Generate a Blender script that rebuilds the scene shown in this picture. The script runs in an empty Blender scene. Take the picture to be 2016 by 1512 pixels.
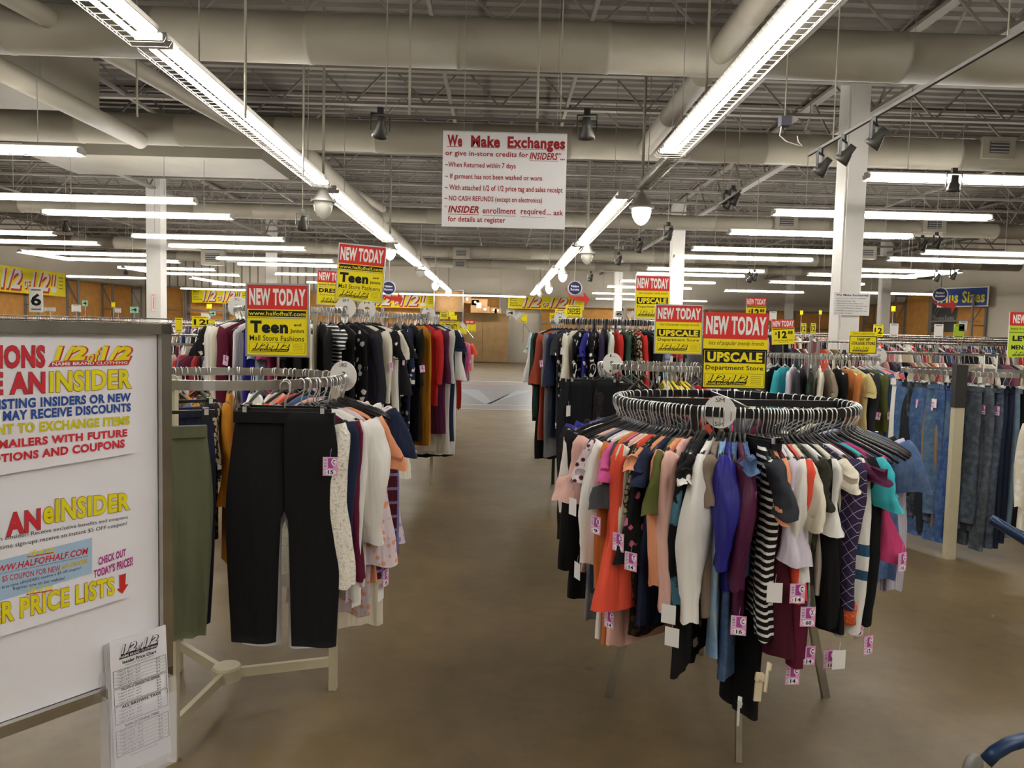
import bpy, math, random
from mathutils import Vector, Matrix
random.seed(7)
R = math.radians
SC = bpy.context.scene
COL = SC.collection

# ---------------------------------------------------------------- camera (photo frame 2016 x 1512)
FPX, EYE = 1514.0, 1.62
_Y = Vector((986 - 1008, 756 - 657, FPX)).normalized()
_U = Vector((986 + 1000 - 1008, 756 - 657 - 23.6, FPX)).cross(_Y).normalized()
if _U.y < 0: _U = -_U
_X = _Y.cross(_U).normalized()
if _X.x < 0: _X = -_X
def ray(px, py):
    d = Vector((px - 1008, 756 - py, FPX)); return Vector((d.dot(_X), d.dot(_Y), d.dot(_U)))
def at_z(px, py, z):
    d = ray(px, py); return d * ((z - EYE) / d.z) + Vector((0, 0, EYE))
def at_y(px, py, y):
    d = ray(px, py); return d * (y / d.y) + Vector((0, 0, EYE))
def proj(x, y, z):
    c = _X * x + _Y * y + _U * (z - EYE); return 1008 + FPX * c.x / c.z, 756 - FPX * c.y / c.z
cam_d = bpy.data.cameras.new('camera'); cam = bpy.data.objects.new('camera', cam_d); COL.objects.link(cam)
cam_d.sensor_width = 36; cam_d.lens = 36 * FPX / 2016; cam_d.clip_end = 200; cam_d.clip_start = .05
right = Vector((_X.x, _Y.x, _U.x)); up = Vector((_X.y, _Y.y, _U.y)); fwd = Vector((_X.z, _Y.z, _U.z))
cam.matrix_world = Matrix(((right.x, up.x, -fwd.x, 0), (right.y, up.y, -fwd.y, 0), (right.z, up.z, -fwd.z, EYE), (0, 0, 0, 1)))
SC.camera = cam
# ---------------------------------------------------------------- world, exposure
w = bpy.data.worlds.new('world'); SC.world = w; w.use_nodes = True
w.node_tree.nodes['Background'].inputs[0].default_value = (.9, .85, .78, 1)
w.node_tree.nodes['Background'].inputs[1].default_value = .03
SC.view_settings.view_transform = 'Standard'; SC.view_settings.look = 'None'
SC.view_settings.gamma = 1; SC.view_settings.use_curve_mapping = False
SC.view_settings.exposure = 0.28
TUBE_POWER = 44.0

# ---------------------------------------------------------------- materials
def lin(c):
    if isinstance(c, str):
        c = tuple(int(c[i:i + 2], 16) / 255 for i in (0, 2, 4))
    return tuple((x / 12.92 if x <= .04045 else ((x + .055) / 1.055) ** 2.4) for x in c)
MATS = {}
def nt(m):
    m.use_nodes = True; t = m.node_tree; return t, t.nodes['Principled BSDF'], t.nodes, t.links
def mat(name, col, rough=.6, metal=0., emit=0., noise=0., nscale=8., bump=0., spec=.5, alpha=1., sheen=0.):
    if name in MATS: return MATS[name]
    m = bpy.data.materials.new(name); MATS[name] = m
    t, b, N, L = nt(m); c = lin(col) + (1,)
    b.inputs['Base Color'].default_value = c; b.inputs['Roughness'].default_value = rough
    b.inputs['Metallic'].default_value = metal; b.inputs['Specular IOR Level'].default_value = spec
    if sheen: b.inputs['Sheen Weight'].default_value = sheen
    if emit:
        b.inputs['Emission Color'].default_value = c; b.inputs['Emission Strength'].default_value = emit
    if alpha < 1: b.inputs['Alpha'].default_value = alpha
    if noise or bump:
        tc = N.new('ShaderNodeTexCoord'); n = N.new('ShaderNodeTexNoise'); n.inputs['Scale'].default_value = nscale
        n.inputs['Detail'].default_value = 5; L.new(tc.outputs['Object'], n.inputs['Vector'])
        if noise:
            r = N.new('ShaderNodeValToRGB'); L.new(n.outputs['Fac'], r.inputs['Fac'])
            r.color_ramp.elements[0].position = .3; r.color_ramp.elements[1].position = .7
            r.color_ramp.elements[0].color = tuple(x * (1 - noise) for x in c[:3]) + (1,)
            r.color_ramp.elements[1].color = tuple(min(1, x * (1 + noise)) for x in c[:3]) + (1,)
            L.new(r.outputs['Color'], b.inputs['Base Color'])
        if bump:
            bp = N.new('ShaderNodeBump'); bp.inputs['Strength'].default_value = bump; bp.inputs['Distance'].default_value = .01
            L.new(n.outputs['Fac'], bp.inputs['Height']); L.new(bp.outputs['Normal'], b.inputs['Normal'])
    return m
def paint(hexcol):                       # flat print colours
    return mat('print ' + hexcol, hexcol, .55, spec=.3)
CREAM = mat('painted cream steel', '8d8677', .55, noise=.06, nscale=2)
DECK = mat('painted deck', '726d65', .7, noise=.08, nscale=1)
STEELD = mat('painted joist steel', '868077', .6, noise=.06, nscale=2)
WALLM = mat('wall paint', 'd4cbb9', .8, noise=.05, nscale=.6)
COLW = mat('column paint', 'e2dfd8', .6, noise=.03, nscale=3)
CHROME = mat('chrome', 'efefed', .28, .9)
CHROMED = mat('worn chrome', 'bdbab4', .25, 1., noise=.15, nscale=12)
BLACKM = mat('black metal', '151515', .35)
BLACKP = mat('black plastic', '101011', .3)
BEIGE = mat('beige enamel', 'c2b99c', .45, noise=.05, nscale=10)
GREYM = mat('galvanised upright', '8d8b86', .45, .3)
ORANGE = mat('orange pressed board', 'dc9f52', .75, noise=.12, nscale=3)
PLY = mat('plywood', '9c7c50', .7, noise=.15, nscale=2.5)
CARD = mat('cardboard', 'b98f5e', .8, noise=.08)
WHITEP = mat('white plastic', 'e6e3dc', .4)
CLEARH = mat('clear plastic hanger', 'd8d8d4', .2)
DARKV = mat('dark vent', '3a3835', .6)
GREYL = mat('grey lamp housing', '45443f', .4, .4)
BOARDW = mat('white board face', 'efedf1', .35, noise=.02, nscale=2)
SILVERF = mat('silver sign frame', 'b9b9b9', .3, .9)
BLUEM = mat('blue painted steel', '1d3557', .3, .2)
TUBE = mat('fluorescent tube', 'fffcf6', .5, emit=TUBE_POWER)
LAMPG = mat('pendant glass lit', 'fff7e6', .3, emit=5)
LAMPGD = mat('pendant glass', 'b9b6a8', .15, emit=.25)  # faint glow put into the glass of the unlit pendants
SPOTL = mat('spot bulb', 'fff4e0', .3, emit=6)
ACRYL = bpy.data.materials.new('clear acrylic')
t, b, N, L = nt(ACRYL); b.inputs['Base Color'].default_value = (.93, .93, 1, 1); b.inputs['Roughness'].default_value = .04
b.inputs['Alpha'].default_value = .22; b.inputs['Specular IOR Level'].default_value = 1
# floor: polished concrete
FLOORM = bpy.data.materials.new('polished concrete')
t, b, N, L = nt(FLOORM)
tc = N.new('ShaderNodeTexCoord')
def noise(N, L, tc, s, d=6, r=.6):
    n = N.new('ShaderNodeTexNoise'); n.inputs['Scale'].default_value = s; n.inputs['Detail'].default_value = d
    n.inputs['Roughness'].default_value = r; L.new(tc.outputs['Object'], n.inputs['Vector']); return n
n1 = noise(N, L, tc, .9); n2 = noise(N, L, tc, 7, 8, .65); n3 = noise(N, L, tc, 2.4, 4)
r1 = N.new('ShaderNodeValToRGB'); L.new(n1.outputs['Fac'], r1.inputs['Fac'])
r1.color_ramp.elements[0].position = .3; r1.color_ramp.elements[0].color = lin('66573d') + (1,)
r1.color_ramp.elements[1].position = .72; r1.color_ramp.elements[1].color = lin('7f6d4e') + (1,)
r2 = N.new('ShaderNodeValToRGB'); L.new(n2.outputs['Fac'], r2.inputs['Fac'])
r2.color_ramp.elements[0].position = .3; r2.color_ramp.elements[0].color = (.8, .8, .8, 1)
r2.color_ramp.elements[1].position = .7; r2.color_ramp.elements[1].color = (1.08, 1.08, 1.08, 1)
mx = N.new('ShaderNodeMix'); mx.data_type = 'RGBA'; mx.blend_type = 'MULTIPLY'; mx.inputs['Factor'].default_value = 1
L.new(r1.outputs['Color'], mx.inputs['A']); L.new(r2.outputs['Color'], mx.inputs['B'])
vo = N.new('ShaderNodeTexVoronoi'); vo.inputs['Scale'].default_value = 1.6; L.new(tc.outputs['Object'], vo.inputs['Vector'])
r3 = N.new('ShaderNodeValToRGB'); L.new(vo.outputs['Distance'], r3.inputs['Fac'])
r3.color_ramp.elements[0].position = .035; r3.color_ramp.elements[0].color = (.62, .6, .58, 1)
r3.color_ramp.elements[1].position = .06; r3.color_ramp.elements[1].color = (1, 1, 1, 1)
mx2 = N.new('ShaderNodeMix'); mx2.data_type = 'RGBA'; mx2.blend_type = 'MULTIPLY'; mx2.inputs['Factor'].default_value = 1
L.new(mx.outputs['Result'], mx2.inputs['A']); L.new(r3.outputs['Color'], mx2.inputs['B'])
L.new(mx2.outputs['Result'], b.inputs['Base Color'])
r4 = N.new('ShaderNodeMapRange'); L.new(n3.outputs['Fac'], r4.inputs['Value']); r4.inputs['To Min'].default_value = .3; r4.inputs['To Max'].default_value = .5
L.new(r4.outputs['Result'], b.inputs['Roughness'])
b.inputs['Specular IOR Level'].default_value = .4

# fabrics: base colour = object colour
def fabric(name, kind):
    m = bpy.data.materials.new('fabric ' + name); t, b, N, L = nt(m)
    oi = N.new('ShaderNodeObjectInfo'); tc = N.new('ShaderNodeTexCoord')
    b.inputs['Roughness'].default_value = .85 if kind not in ('satin',) else .4
    b.inputs['Specular IOR Level'].default_value = .25
    src = oi.outputs['Color']
    def mix(fac, c2, flip=False):
        x = N.new('ShaderNodeMix'); x.data_type = 'RGBA'; L.new(fac, x.inputs['Factor'])
        L.new(oi.outputs['Color'], x.inputs['A'])
        if isinstance(c2, (str,)): x.inputs['B'].default_value = lin(c2) + (1,)
        else: L.new(c2, x.inputs['B'])
        return x.outputs['Result']
    def ramp(inp, a, bb, inv=False):
        r = N.new('ShaderNodeMapRange'); L.new(inp, r.inputs['Value']); r.inputs['From Min'].default_value = a; r.inputs['From Max'].default_value = bb
        if inv: r.inputs['To Min'].default_value = 1; r.inputs['To Max'].default_value = 0
        return r.outputs['Result']
    def sep():
        s = N.new('ShaderNodeSeparateXYZ'); L.new(tc.outputs['Object'], s.inputs[0]); return s
    def math1(op, inp, v=None):
        q = N.new('ShaderNodeMath'); q.operation = op; L.new(inp, q.inputs[0])
        if v is not None: q.inputs[1].default_value = v
        return q.outputs[0]
    hgt = None
    if kind == 'stripe':
        z = math1('FRACT', math1('MULTIPLY', sep().outputs['Z'], 38)); src = mix(math1('GREATER_THAN', z, .62), 'f2efe8')
    elif kind == 'pinstripe':
        s = sep(); a = N.new('ShaderNodeMath'); a.operation = 'ADD'; L.new(s.outputs['X'], a.inputs[0]); L.new(s.outputs['Y'], a.inputs[1])
        z = math1('FRACT', math1('MULTIPLY', a.outputs[0], 140)); src = mix(math1('GREATER_THAN', z, .7), '8f97a8')
    elif kind == 'grid':
        s = sep(); a = N.new('ShaderNodeMath'); a.operation = 'ADD'; L.new(s.outputs['X'], a.inputs[0]); L.new(s.outputs['Z'], a.inputs[1])
        q = N.new('ShaderNodeMath'); q.operation = 'SUBTRACT'; L.new(s.outputs['X'], q.inputs[0]); L.new(s.outputs['Z'], q.inputs[1])
        f1 = math1('GREATER_THAN', math1('FRACT', math1('MULTIPLY', a.outputs[0], 22)), .95)
        f2 = math1('GREATER_THAN', math1('FRACT', math1('MULTIPLY', q.outputs[0], 22)), .95)
        mm = N.new('ShaderNodeMath'); mm.operation = 'MAXIMUM'; L.new(f1, mm.inputs[0]); L.new(f2, mm.inputs[1]); src = mix(mm.outputs[0], 'b9b4c4')
    elif kind == 'plaid':
        s = sep()
        f1 = math1('GREATER_THAN', math1('FRACT', math1('MULTIPLY', s.outputs['X'], 16)), .8)
        f2 = math1('GREATER_THAN', math1('FRACT', math1('MULTIPLY', s.outputs['Z'], 16)), .8)
        mm = N.new('ShaderNodeMath'); mm.operation = 'MAXIMUM'; L.new(f1, mm.inputs[0]); L.new(f2, mm.inputs[1]); src = mix(mm.outputs[0], '77709c')
    elif kind in ('floral', 'paisley', 'leopard', 'redfloral', 'teal', 'lace', 'camo'):
        v = N.new('ShaderNodeTexVoronoi'); L.new(tc.outputs['Object'], v.inputs['Vector'])
        nz = noise(N, L, tc, 30, 3)
        sc, lo, hi, c2 = dict(floral=(16, .3, .34, 'e9e4dc'), paisley=(38, .42, .3, 'd8c9cf'), leopard=(42, .46, .5, '1c140c'), redfloral=(17, .3, .34, 'd0688c'),
                              teal=(11, .42, .5, '4f7f92'), lace=(60, .5, .4, '2a2420'), camo=(9, .45, .5, '2e2c22'))[kind]
        v.inputs['Scale'].default_value = sc
        ad = N.new('ShaderNodeMath'); ad.operation = 'MULTIPLY_ADD'; L.new(nz.outputs['Fac'], ad.inputs[0]); ad.inputs[1].default_value = .6
        L.new(v.outputs['Distance'], ad.inputs[2])
        sb = math1('SUBTRACT', ad.outputs[0], .3)
        inv = kind in ('floral', 'redfloral', 'teal')
        src = mix(ramp(sb, min(lo, hi), max(lo, hi), inv), c2)
    elif kind == 'denim':
        nz = noise(N, L, tc, 9, 6); nz.inputs['Scale'].default_value = 22; src = mix(ramp(nz.outputs['Fac'], .4, 1.5), '8fa3b8')
    elif kind == 'tiedye':
        nz = noise(N, L, tc, 10, 3); src = mix(ramp(nz.outputs['Fac'], .42, .62), '9fb8c0')
    elif kind == 'knit':
        v = N.new('ShaderNodeTexVoronoi'); v.inputs['Scale'].default_value = 110; L.new(tc.outputs['Object'], v.inputs['Vector'])
        src = mix(ramp(v.outputs['Distance'], .6, 1.0), 'b5ad9c'); hgt = v.outputs['Distance']
    elif kind == 'cuff':
        s = sep(); f2 = math1('GREATER_THAN', s.outputs['Z'], -.62)
        z = math1('FRACT', math1('MULTIPLY', s.outputs['Z'], 11)); a = math1('GREATER_THAN', z, .55)
        lo = math1('LESS_THAN', s.outputs['Z'], -.42); hi = math1('GREATER_THAN', s.outputs['Z'], -.58)
        m1 = N.new('ShaderNodeMath'); m1.operation = 'MULTIPLY'; L.new(lo, m1.inputs[0]); L.new(hi, m1.inputs[1])
        m2 = N.new('ShaderNodeMath'); m2.operation = 'MULTIPLY'; L.new(m1.outputs[0], m2.inputs[0]); L.new(a, m2.inputs[1]); src = mix(m2.outputs[0], '2f5570')
    L.new(src, b.inputs['Base Color'])
    nb = noise(N, L, tc, 26 if kind != 'knit' else 40, 4)
    wv = N.new('ShaderNodeTexNoise'); wv.inputs['Scale'].default_value = 9; wv.inputs['Detail'].default_value = 3
    mp = N.new('ShaderNodeMapping'); mp.inputs['Scale'].default_value = (1, 1, .16); L.new(tc.outputs['Object'], mp.inputs['Vector']); L.new(mp.outputs[0], wv.inputs['Vector'])
    bp = N.new('ShaderNodeBump'); bp.inputs['Strength'].default_value = .9; bp.inputs['Distance'].default_value = .05
    L.new(hgt if hgt else wv.outputs['Fac'], bp.inputs['Height'])
    if kind == 'knit': bp.inputs['Strength'].default_value = .35; bp.inputs['Distance'].default_value = .01
    L.new(bp.outputs['Normal'], b.inputs['Normal'])
    return m
FAB = {k: fabric(k, k) for k in ('plain', 'satin', 'stripe', 'pinstripe', 'grid', 'plaid', 'floral', 'paisley', 'leopard', 'redfloral', 'teal', 'lace', 'camo', 'denim', 'tiedye', 'knit', 'cuff')}
STUFFM = bpy.data.materials.new('mixed cloth'); t, b, N, L = nt(STUFFM)
ca = N.new('ShaderNodeVertexColor'); ca.layer_name = 'col'; L.new(ca.outputs['Color'], b.inputs['Base Color']); b.inputs['Roughness'].default_value = .85

# ---------------------------------------------------------------- mesh builder
def tag(o, label=None, cat=None, group=None, kind=None):
    if label: o['label'] = label
    if cat: o['category'] = cat
    if group: o['group'] = group
    if kind: o['kind'] = kind
    return o
def link(name, me, parent=None, loc=None, rz=0.):
    o = bpy.data.objects.new(name, me); COL.objects.link(o)
    if parent: o.parent = parent
    if loc is not None: o.location = loc
    if rz: o.rotation_euler = (0, 0, rz)
    return o
def empty(name, loc, rz=0., label=None, cat=None, group=None):
    o = bpy.data.objects.new(name, None); COL.objects.link(o); o.location = loc; o.rotation_euler = (0, 0, rz); o.empty_display_size = .1
    return tag(o, label, cat, group)
def copy_tree(o, parent=None):
    c = o.copy(); COL.objects.link(c)
    if parent: c.parent = parent
    for ch in KIDS.get(o.name, []): copy_tree(ch, c)
    return c
KIDS = {}
class MB:
    def __init__(s): s.v = []; s.f = []; s.m = []; s.mats = []; s.c = []
    def mi(s, m):
        if m not in s.mats: s.mats.append(m)
        return s.mats.index(m)
    def add(s, vs, fs, m=None):
        o = len(s.v); s.v += [tuple(v) for v in vs]; s.f += [tuple(i + o for i in f) for f in fs]; s.m += [s.mi(m) if m else 0] * len(fs)
    def box(s, c, d, m=None, rz=0.):
        x, y, z = d[0] / 2, d[1] / 2, d[2] / 2; ca_, sa = math.cos(rz), math.sin(rz); vs = []
        for a in (-x, x):
            for b_ in (-y, y):
                for e in (-z, z): vs.append((c[0] + a * ca_ - b_ * sa, c[1] + a * sa + b_ * ca_, c[2] + e))
        s.add(vs, [(0, 1, 3, 2), (4, 6, 7, 5), (0, 4, 5, 1), (2, 3, 7, 6), (0, 2, 6, 4), (1, 5, 7, 3)], m)
    def bar(s, p, q, w_, h=None, m=None):          # rectangular bar p->q
        h = h or w_; p = Vector(p); q = Vector(q); d = (q - p).normalized()
        a = d.cross(Vector((0, 0, 1)))
        if a.length < 1e-3: a = Vector((1, 0, 0))
        a.normalize(); b_ = d.cross(a).normalized(); vs = []
        for e in (p, q):
            for i, j in ((-1, -1), (1, -1), (1, 1), (-1, 1)): vs.append(e + a * i * w_ / 2 + b_ * j * h / 2)
        s.add(vs, [(0, 1, 2, 3), (7, 6, 5, 4), (0, 4, 5, 1), (1, 5, 6, 2), (2, 6, 7, 3), (3, 7, 4, 0)], m)
    def tube(s, pts, r, n=8, m=None, cap=True, closed=False):
        pts = [Vector(p) for p in pts]; k = len(pts); rs = r if isinstance(r, (list, tuple)) else [r] * k; vs = []; fs = []
        ref = None
        for i, p in enumerate(pts):
            if closed: d = pts[(i + 1) % k] - pts[i - 1]
            else: d = pts[min(i + 1, k - 1)] - pts[max(i - 1, 0)]
            d.normalize()
            if ref is None:
                ref = d.cross(Vector((0, 0, 1)))
                if ref.length < 1e-3: ref = Vector((1, 0, 0))
            a = (ref - d * ref.dot(d)).normalized(); ref = a; b_ = d.cross(a)
            for j in range(n):
                t_ = 2 * math.pi * j / n; vs.append(p + (a * math.cos(t_) + b_ * math.sin(t_)) * rs[i])
        for i in range(k if closed else k - 1):
            i2 = (i + 1) % k
            for j in range(n): fs.append((i * n + j, i * n + (j + 1) % n, i2 * n + (j + 1) % n, i2 * n + j))
        if cap and not closed: fs.append(tuple(range(n))[::-1]); fs.append(tuple(range((k - 1) * n, k * n)))
        s.add(vs, fs, m)
    def lathe(s, prof, c=(0, 0, 0), n=16, m=None):
        vs = []; fs = []
        for r, z in prof:
            for j in range(n):
                t_ = 2 * math.pi * j / n; vs.append((c[0] + r * math.cos(t_), c[1] + r * math.sin(t_), c[2] + z))
        for i in range(len(prof) - 1):
            for j in range(n): fs.append((i * n + j, i * n + (j + 1) % n, (i + 1) * n + (j + 1) % n, (i + 1) * n + j))
        s.add(vs, fs, m)
    def mesh(s, name, m=None, smooth=False):
        me = bpy.data.meshes.new(name); me.from_pydata(s.v, [], s.f)
        ms = s.mats or ([m] if m else [])
        for x in ms: me.materials.append(x)
        if len(s.mats) > 1: me.polygons.foreach_set('material_index', s.m)
        if smooth: me.polygons.foreach_set('use_smooth', [True] * len(s.f))
        me.update(); return me
    def build(s, name, m=None, parent=None, loc=None, rz=0., smooth=False):
        o = link(name, s.mesh(name, m, smooth), parent, loc, rz)
        if parent: KIDS.setdefault(parent.name, []).append(o)
        return o
def one(fn, *a, **k):
    b_ = MB(); getattr(b_, fn)(*a, **k); return b_

# ---------------------------------------------------------------- lettering
GL = {}; RAWB = {}
def glyphs(text, bold=0., shear=0., res=2, ref=None):
    ref = bold if ref is None else ref; key = (text, bold, shear, res, ref)
    if key not in GL:
        box = None if ref == bold else RAWB[glyphs(text, ref, shear, res) and (text, ref, shear, res)]
        cu = bpy.data.curves.new('t', 'FONT'); cu.body = text; cu.size = 1; cu.offset = bold; cu.shear = shear; cu.resolution_u = res
        cu.space_character = 1 + ref * 2
        ob = bpy.data.objects.new('t', cu); me = bpy.data.meshes.new_from_object(ob)
        vs = [(v.co.x, v.co.y) for v in me.vertices]; fs = [tuple(p.vertices) for p in me.polygons]
        bpy.data.objects.remove(ob); bpy.data.meshes.remove(me); bpy.data.curves.remove(cu)
        x0 = min(v[0] for v in vs); x1 = max(v[0] for v in vs); y0 = min(v[1] for v in vs); y1 = max(v[1] for v in vs)
        if box: x0, x1, y0, y1 = box
        RAWB[(text, bold, shear, res)] = (x0, x1, y0, y1) if not box else RAWB.get((text, bold, shear, res))
        GL[key] = ([((x - x0) / (x1 - x0), (y - y0) / (y1 - y0)) for x, y in vs], fs)
    return GL[key]
def print_mb(items, W, H, off=.0012, step=.0005):
    """items in fractions of the panel, origin top left; the panel lies in local XZ, facing -Y, centred on the origin"""
    mb = MB()
    for it in items:
        o = -(off + step * it.get('l', 0))
        def P(u, v): return ((u - .5) * W, o, (.5 - v) * H)
        c = paint(it['c'])
        if it['k'] == 'r':
            x0, y0, x1, y1 = it['b']; s = it.get('s', 0) * (y1 - y0)
            mb.add([P(x0, y1), P(x1, y1), P(x1 + s, y0), P(x0 + s, y0)], [(0, 1, 2, 3)], c)
        elif it['k'] == 'p':
            vs = [P(*q) for q in it['b']]; mb.add(vs, [tuple(range(len(vs)))], c)
        elif it['k'] == 'e':
            x0, y0, x1, y1 = it['b']; n = 20
            mb.add([P((x0 + x1) / 2 + (x1 - x0) / 2 * math.cos(2 * math.pi * i / n), (y0 + y1) / 2 - (y1 - y0) / 2 * math.sin(2 * math.pi * i / n)) for i in range(n)], [tuple(range(n))], c)
        else:
            vs, fs = glyphs(it['t'], it.get('w', 0), it.get('s', 0), it.get('res', 2), it.get('ref')); q = it['b']
            if not isinstance(q[0], (tuple, list)): q = ((q[0], q[3]), (q[2], q[3]), (q[2], q[1]), (q[0], q[1]))       # bl, br, tr, tl
            out = []
            for x, y in vs:
                u = (q[0][0] * (1 - x) + q[1][0] * x) * (1 - y) + (q[3][0] * (1 - x) + q[2][0] * x) * y
                v = (q[0][1] * (1 - x) + q[1][1] * x) * (1 - y) + (q[3][1] * (1 - x) + q[2][1] * x) * y
                out.append(P(u, v))
            mb.add(out, fs, c)
    return mb
def T(t_, b_, c='111111', w=0., s=0., l=1, res=2, ref=None): return dict(k='t', t=t_, b=b_, c=c, w=w, s=s, l=l, res=res, ref=ref)
def Q(b_, c, l=0, s=0): return dict(k='r', b=b_, c=c, l=l, s=s)
def logo(x0, y0, x1, y1, fill, line, strip, txt, l=2):
    """the sheared '1/2 of 1/2' mark over its name strip, inside a box"""
    w_, h = x1 - x0, y1 - y0; r = []
    for dx, dy, c, wt, ll in ((.008, .03, line, .09, l), (0, 0, fill, .035, l + 1)):
        for x_, t_, y_, e_ in ((.06, '1', 0, .16), (.17, '/', 0, .30), (.24, '2', 0, .43), (.44, 'of', .22, .57), (.60, '1', 0, .70), (.71, '/', 0, .84), (.78, '2', 0, .97)):
            r.append(T(t_, (x0 + w_ * (x_ + dx), y0 + h * (y_ + dy), x0 + w_ * (e_ + dx), y0 + h * (.64 + dy)), c, wt if t_ != '/' else wt * .7, .3, ll, ref=.035 if t_ != '/' else .0245))
    r.append(Q((x0, y0 + h * .7, x0 + w_ * .93, y1), strip, l, s=w_ * .05 / (h * .3)))
    r.append(T('NAME BRAND CLOTHING', (x0 + w_ * .04, y0 + h * .76, x0 + w_ * .93, y0 + h * .94), txt, .015, 0, l + 1))
    return r
RED, YEL, BLK, WHT = 'd8352f', 'f2df12', '12120f', 'f4efe8'
SIGNM = {}
def sign(name, label, cat, loc, W, H, items, key=None, rz=0., rx=0., ry=0., thick=.008, frame=None, back='e9e6df', group=None, stem=0., stem_m=CHROMED, fw=.008):
    root = empty(name, loc, rz, label, cat, group); root.rotation_euler = (rx, ry, rz)
    k = (key or label, round(W, 3), round(H, 3))
    if k not in SIGNM:
        SIGNM[k] = (one('box', (0, thick / 2, 0), (W, thick, H)).mesh('panel', paint(back)), print_mb(items, W, H).mesh('print'))
    p = link('panel', SIGNM[k][0], root); q = link('print', SIGNM[k][1], root)
    if frame:
        mb = MB()
        for s_ in (-1, 1):
            mb.box((s_ * (W / 2 + fw / 2), thick / 2, 0), (fw, thick + .006, H + 2 * fw)); mb.box((0, thick / 2, s_ * (H / 2 + fw / 2)), (W, thick + .006, fw))
        mb.build('frame', frame, root)
    if stem:
        mb = MB(); mb.tube([(0, thick + .006, .05 - H / 2), (0, thick + .006, -H / 2 - stem)], .006, 8); mb.build('stem', stem_m, root)
    return root
NEWT = [Q((0, 0, 1, .345), RED), T('NEW TODAY', (.03, .045, .97, .29), WHT, .045, 0, 1, 3)]
def upscale(fr=False):
    it = NEWT + [Q((0, .345, 1, 1), YEL), T('lots of popular trendy brands', (.08, .37, .95, .44), BLK, 0, .3),
                 Q((.03, .50, .97, .66), BLK, 1), T('UPSCALE', (.07, .515, .93, .645), YEL, .05, 0, 2, 3),
                 T('Department Store', (.05, .69, .95, .77), BLK, .01), Q((.04, .80, .97, .965), BLK, 1), Q((.045, .803, .965, .962), YEL, 2)]
    it += logo(.06, .815, .72, .95, YEL, BLK, BLK, YEL, 3)
    for i in range(5): it.append(Q((.76, .83 + .024 * i, .93, .834 + .024 * i), '6b6410', 3))
    if fr: it += [Q((0, .475, .018, 1), BLK, 3), Q((.982, .475, 1, 1), BLK, 3), Q((0, .475, 1, .497), BLK, 3), Q((0, .982, 1, 1), BLK, 3)]
    return it
def teen():
    it = NEWT + [Q((0, .345, 1, 1), YEL), Q((.02, .36, .98, .45), BLK, 1), T('www.halfofhalf.com', (.03, .375, .97, .435), YEL, .01, 0, 2),
                 Q((0, .465, 1, .475), '8a8a88', 1), T('Teen', (.05, .51, .68, .69), BLK, .055, 0, 1, 3), T('and', (.78, .54, .9, .58), BLK, .03), T('Juniors', (.72, .62, .95, .69), BLK, .03),
                 T('Mall Store Fashions', (.04, .72, .95, .80), BLK, .005), Q((.04, .82, .97, .97), BLK, 1), Q((.045, .823, .965, .967), YEL, 2)]
    it += logo(.06, .835, .72, .955, YEL, BLK, BLK, YEL, 3)
    for i in range(5): it.append(Q((.76, .845 + .022 * i, .93, .849 + .022 * i), '6b6410', 3))
    return it
def dresses():
    it = NEWT + [Q((0, .345, 1, 1), YEL), T('www.halfofhalf.com', (.03, .375, .97, .435), BLK, .01), Q((0, .465, 1, .475), '8a8a88', 1),
                 T('DRESSES', (.05, .52, .95, .65), BLK, .05), T('fresh from dept. stores', (.08, .69, .92, .75), BLK)] + logo(.1, .8, .9, .95, YEL, BLK, BLK, YEL, 2)
    return it
def twelve():
    return NEWT + [Q((0, .345, 1, 1), YEL), Q((.02, .365, .98, .40), BLK, 1), T('12', (.26, .46, .66, .76), BLK, .05), T('88', (.7, .46, .92, .6), BLK, .04), T('$', (.12, .5, .22, .62), BLK, .03),
                   T('ONLINE DESCRIPTION', (.08, .81, .92, .86), BLK, .02), T('LIQUIDATIONS', (.28, .89, .72, .93), BLK, .02)]
def banner():
    it = [Q((.19 + 0, .93, .2, .94), YEL)]
    for i, s_ in enumerate(('Mall', 'Dept', 'Store', 'Fashions')): it.append(T(s_, (.03, .1 + .19 * i, .03 + (.09 if i < 3 else .15), .23 + .19 * i), '3c3a12', .01))
    for dx, dy, c, wt, l in ((.008, .05, 'c8262a', .07, 1), (0, 0, 'eeeae6', .03, 2)):
        for x_, e_, t_ in ((.19, .25, '1'), (.25, .34, '/'), (.305, .43, '2'), (.54, .60, '1'), (.60, .69, '/'), (.655, .78, '2')):
            it.append(T(t_, (x_ + dx, .08 + dy, e_ + dx, .84 + dy), c, wt, .3, l, 3, ref=.03))
        it.append(T('OF', (.455 + dx, .45 + dy, .53 + dx, .8 + dy), c, wt * .6, .1, l, 2, ref=.018))
    for i in range(4): it.append(dict(k='p', b=[(.80 + .02 * i, .6), (.815 + .02 * i, .6), (.835 + .02 * i, .12), (.82 + .02 * i, .12)], c='c8262a' if i % 2 == 0 else 'eeeae6', l=1))
    it.append(dict(k='e', b=(.795, .62, .88, .86), c='eeeae6', l=1))
    for i in range(4): it.append(Q((.91, .2 + .15 * i, .965, .24 + .15 * i), '7a7212', 1))
    return it
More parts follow.
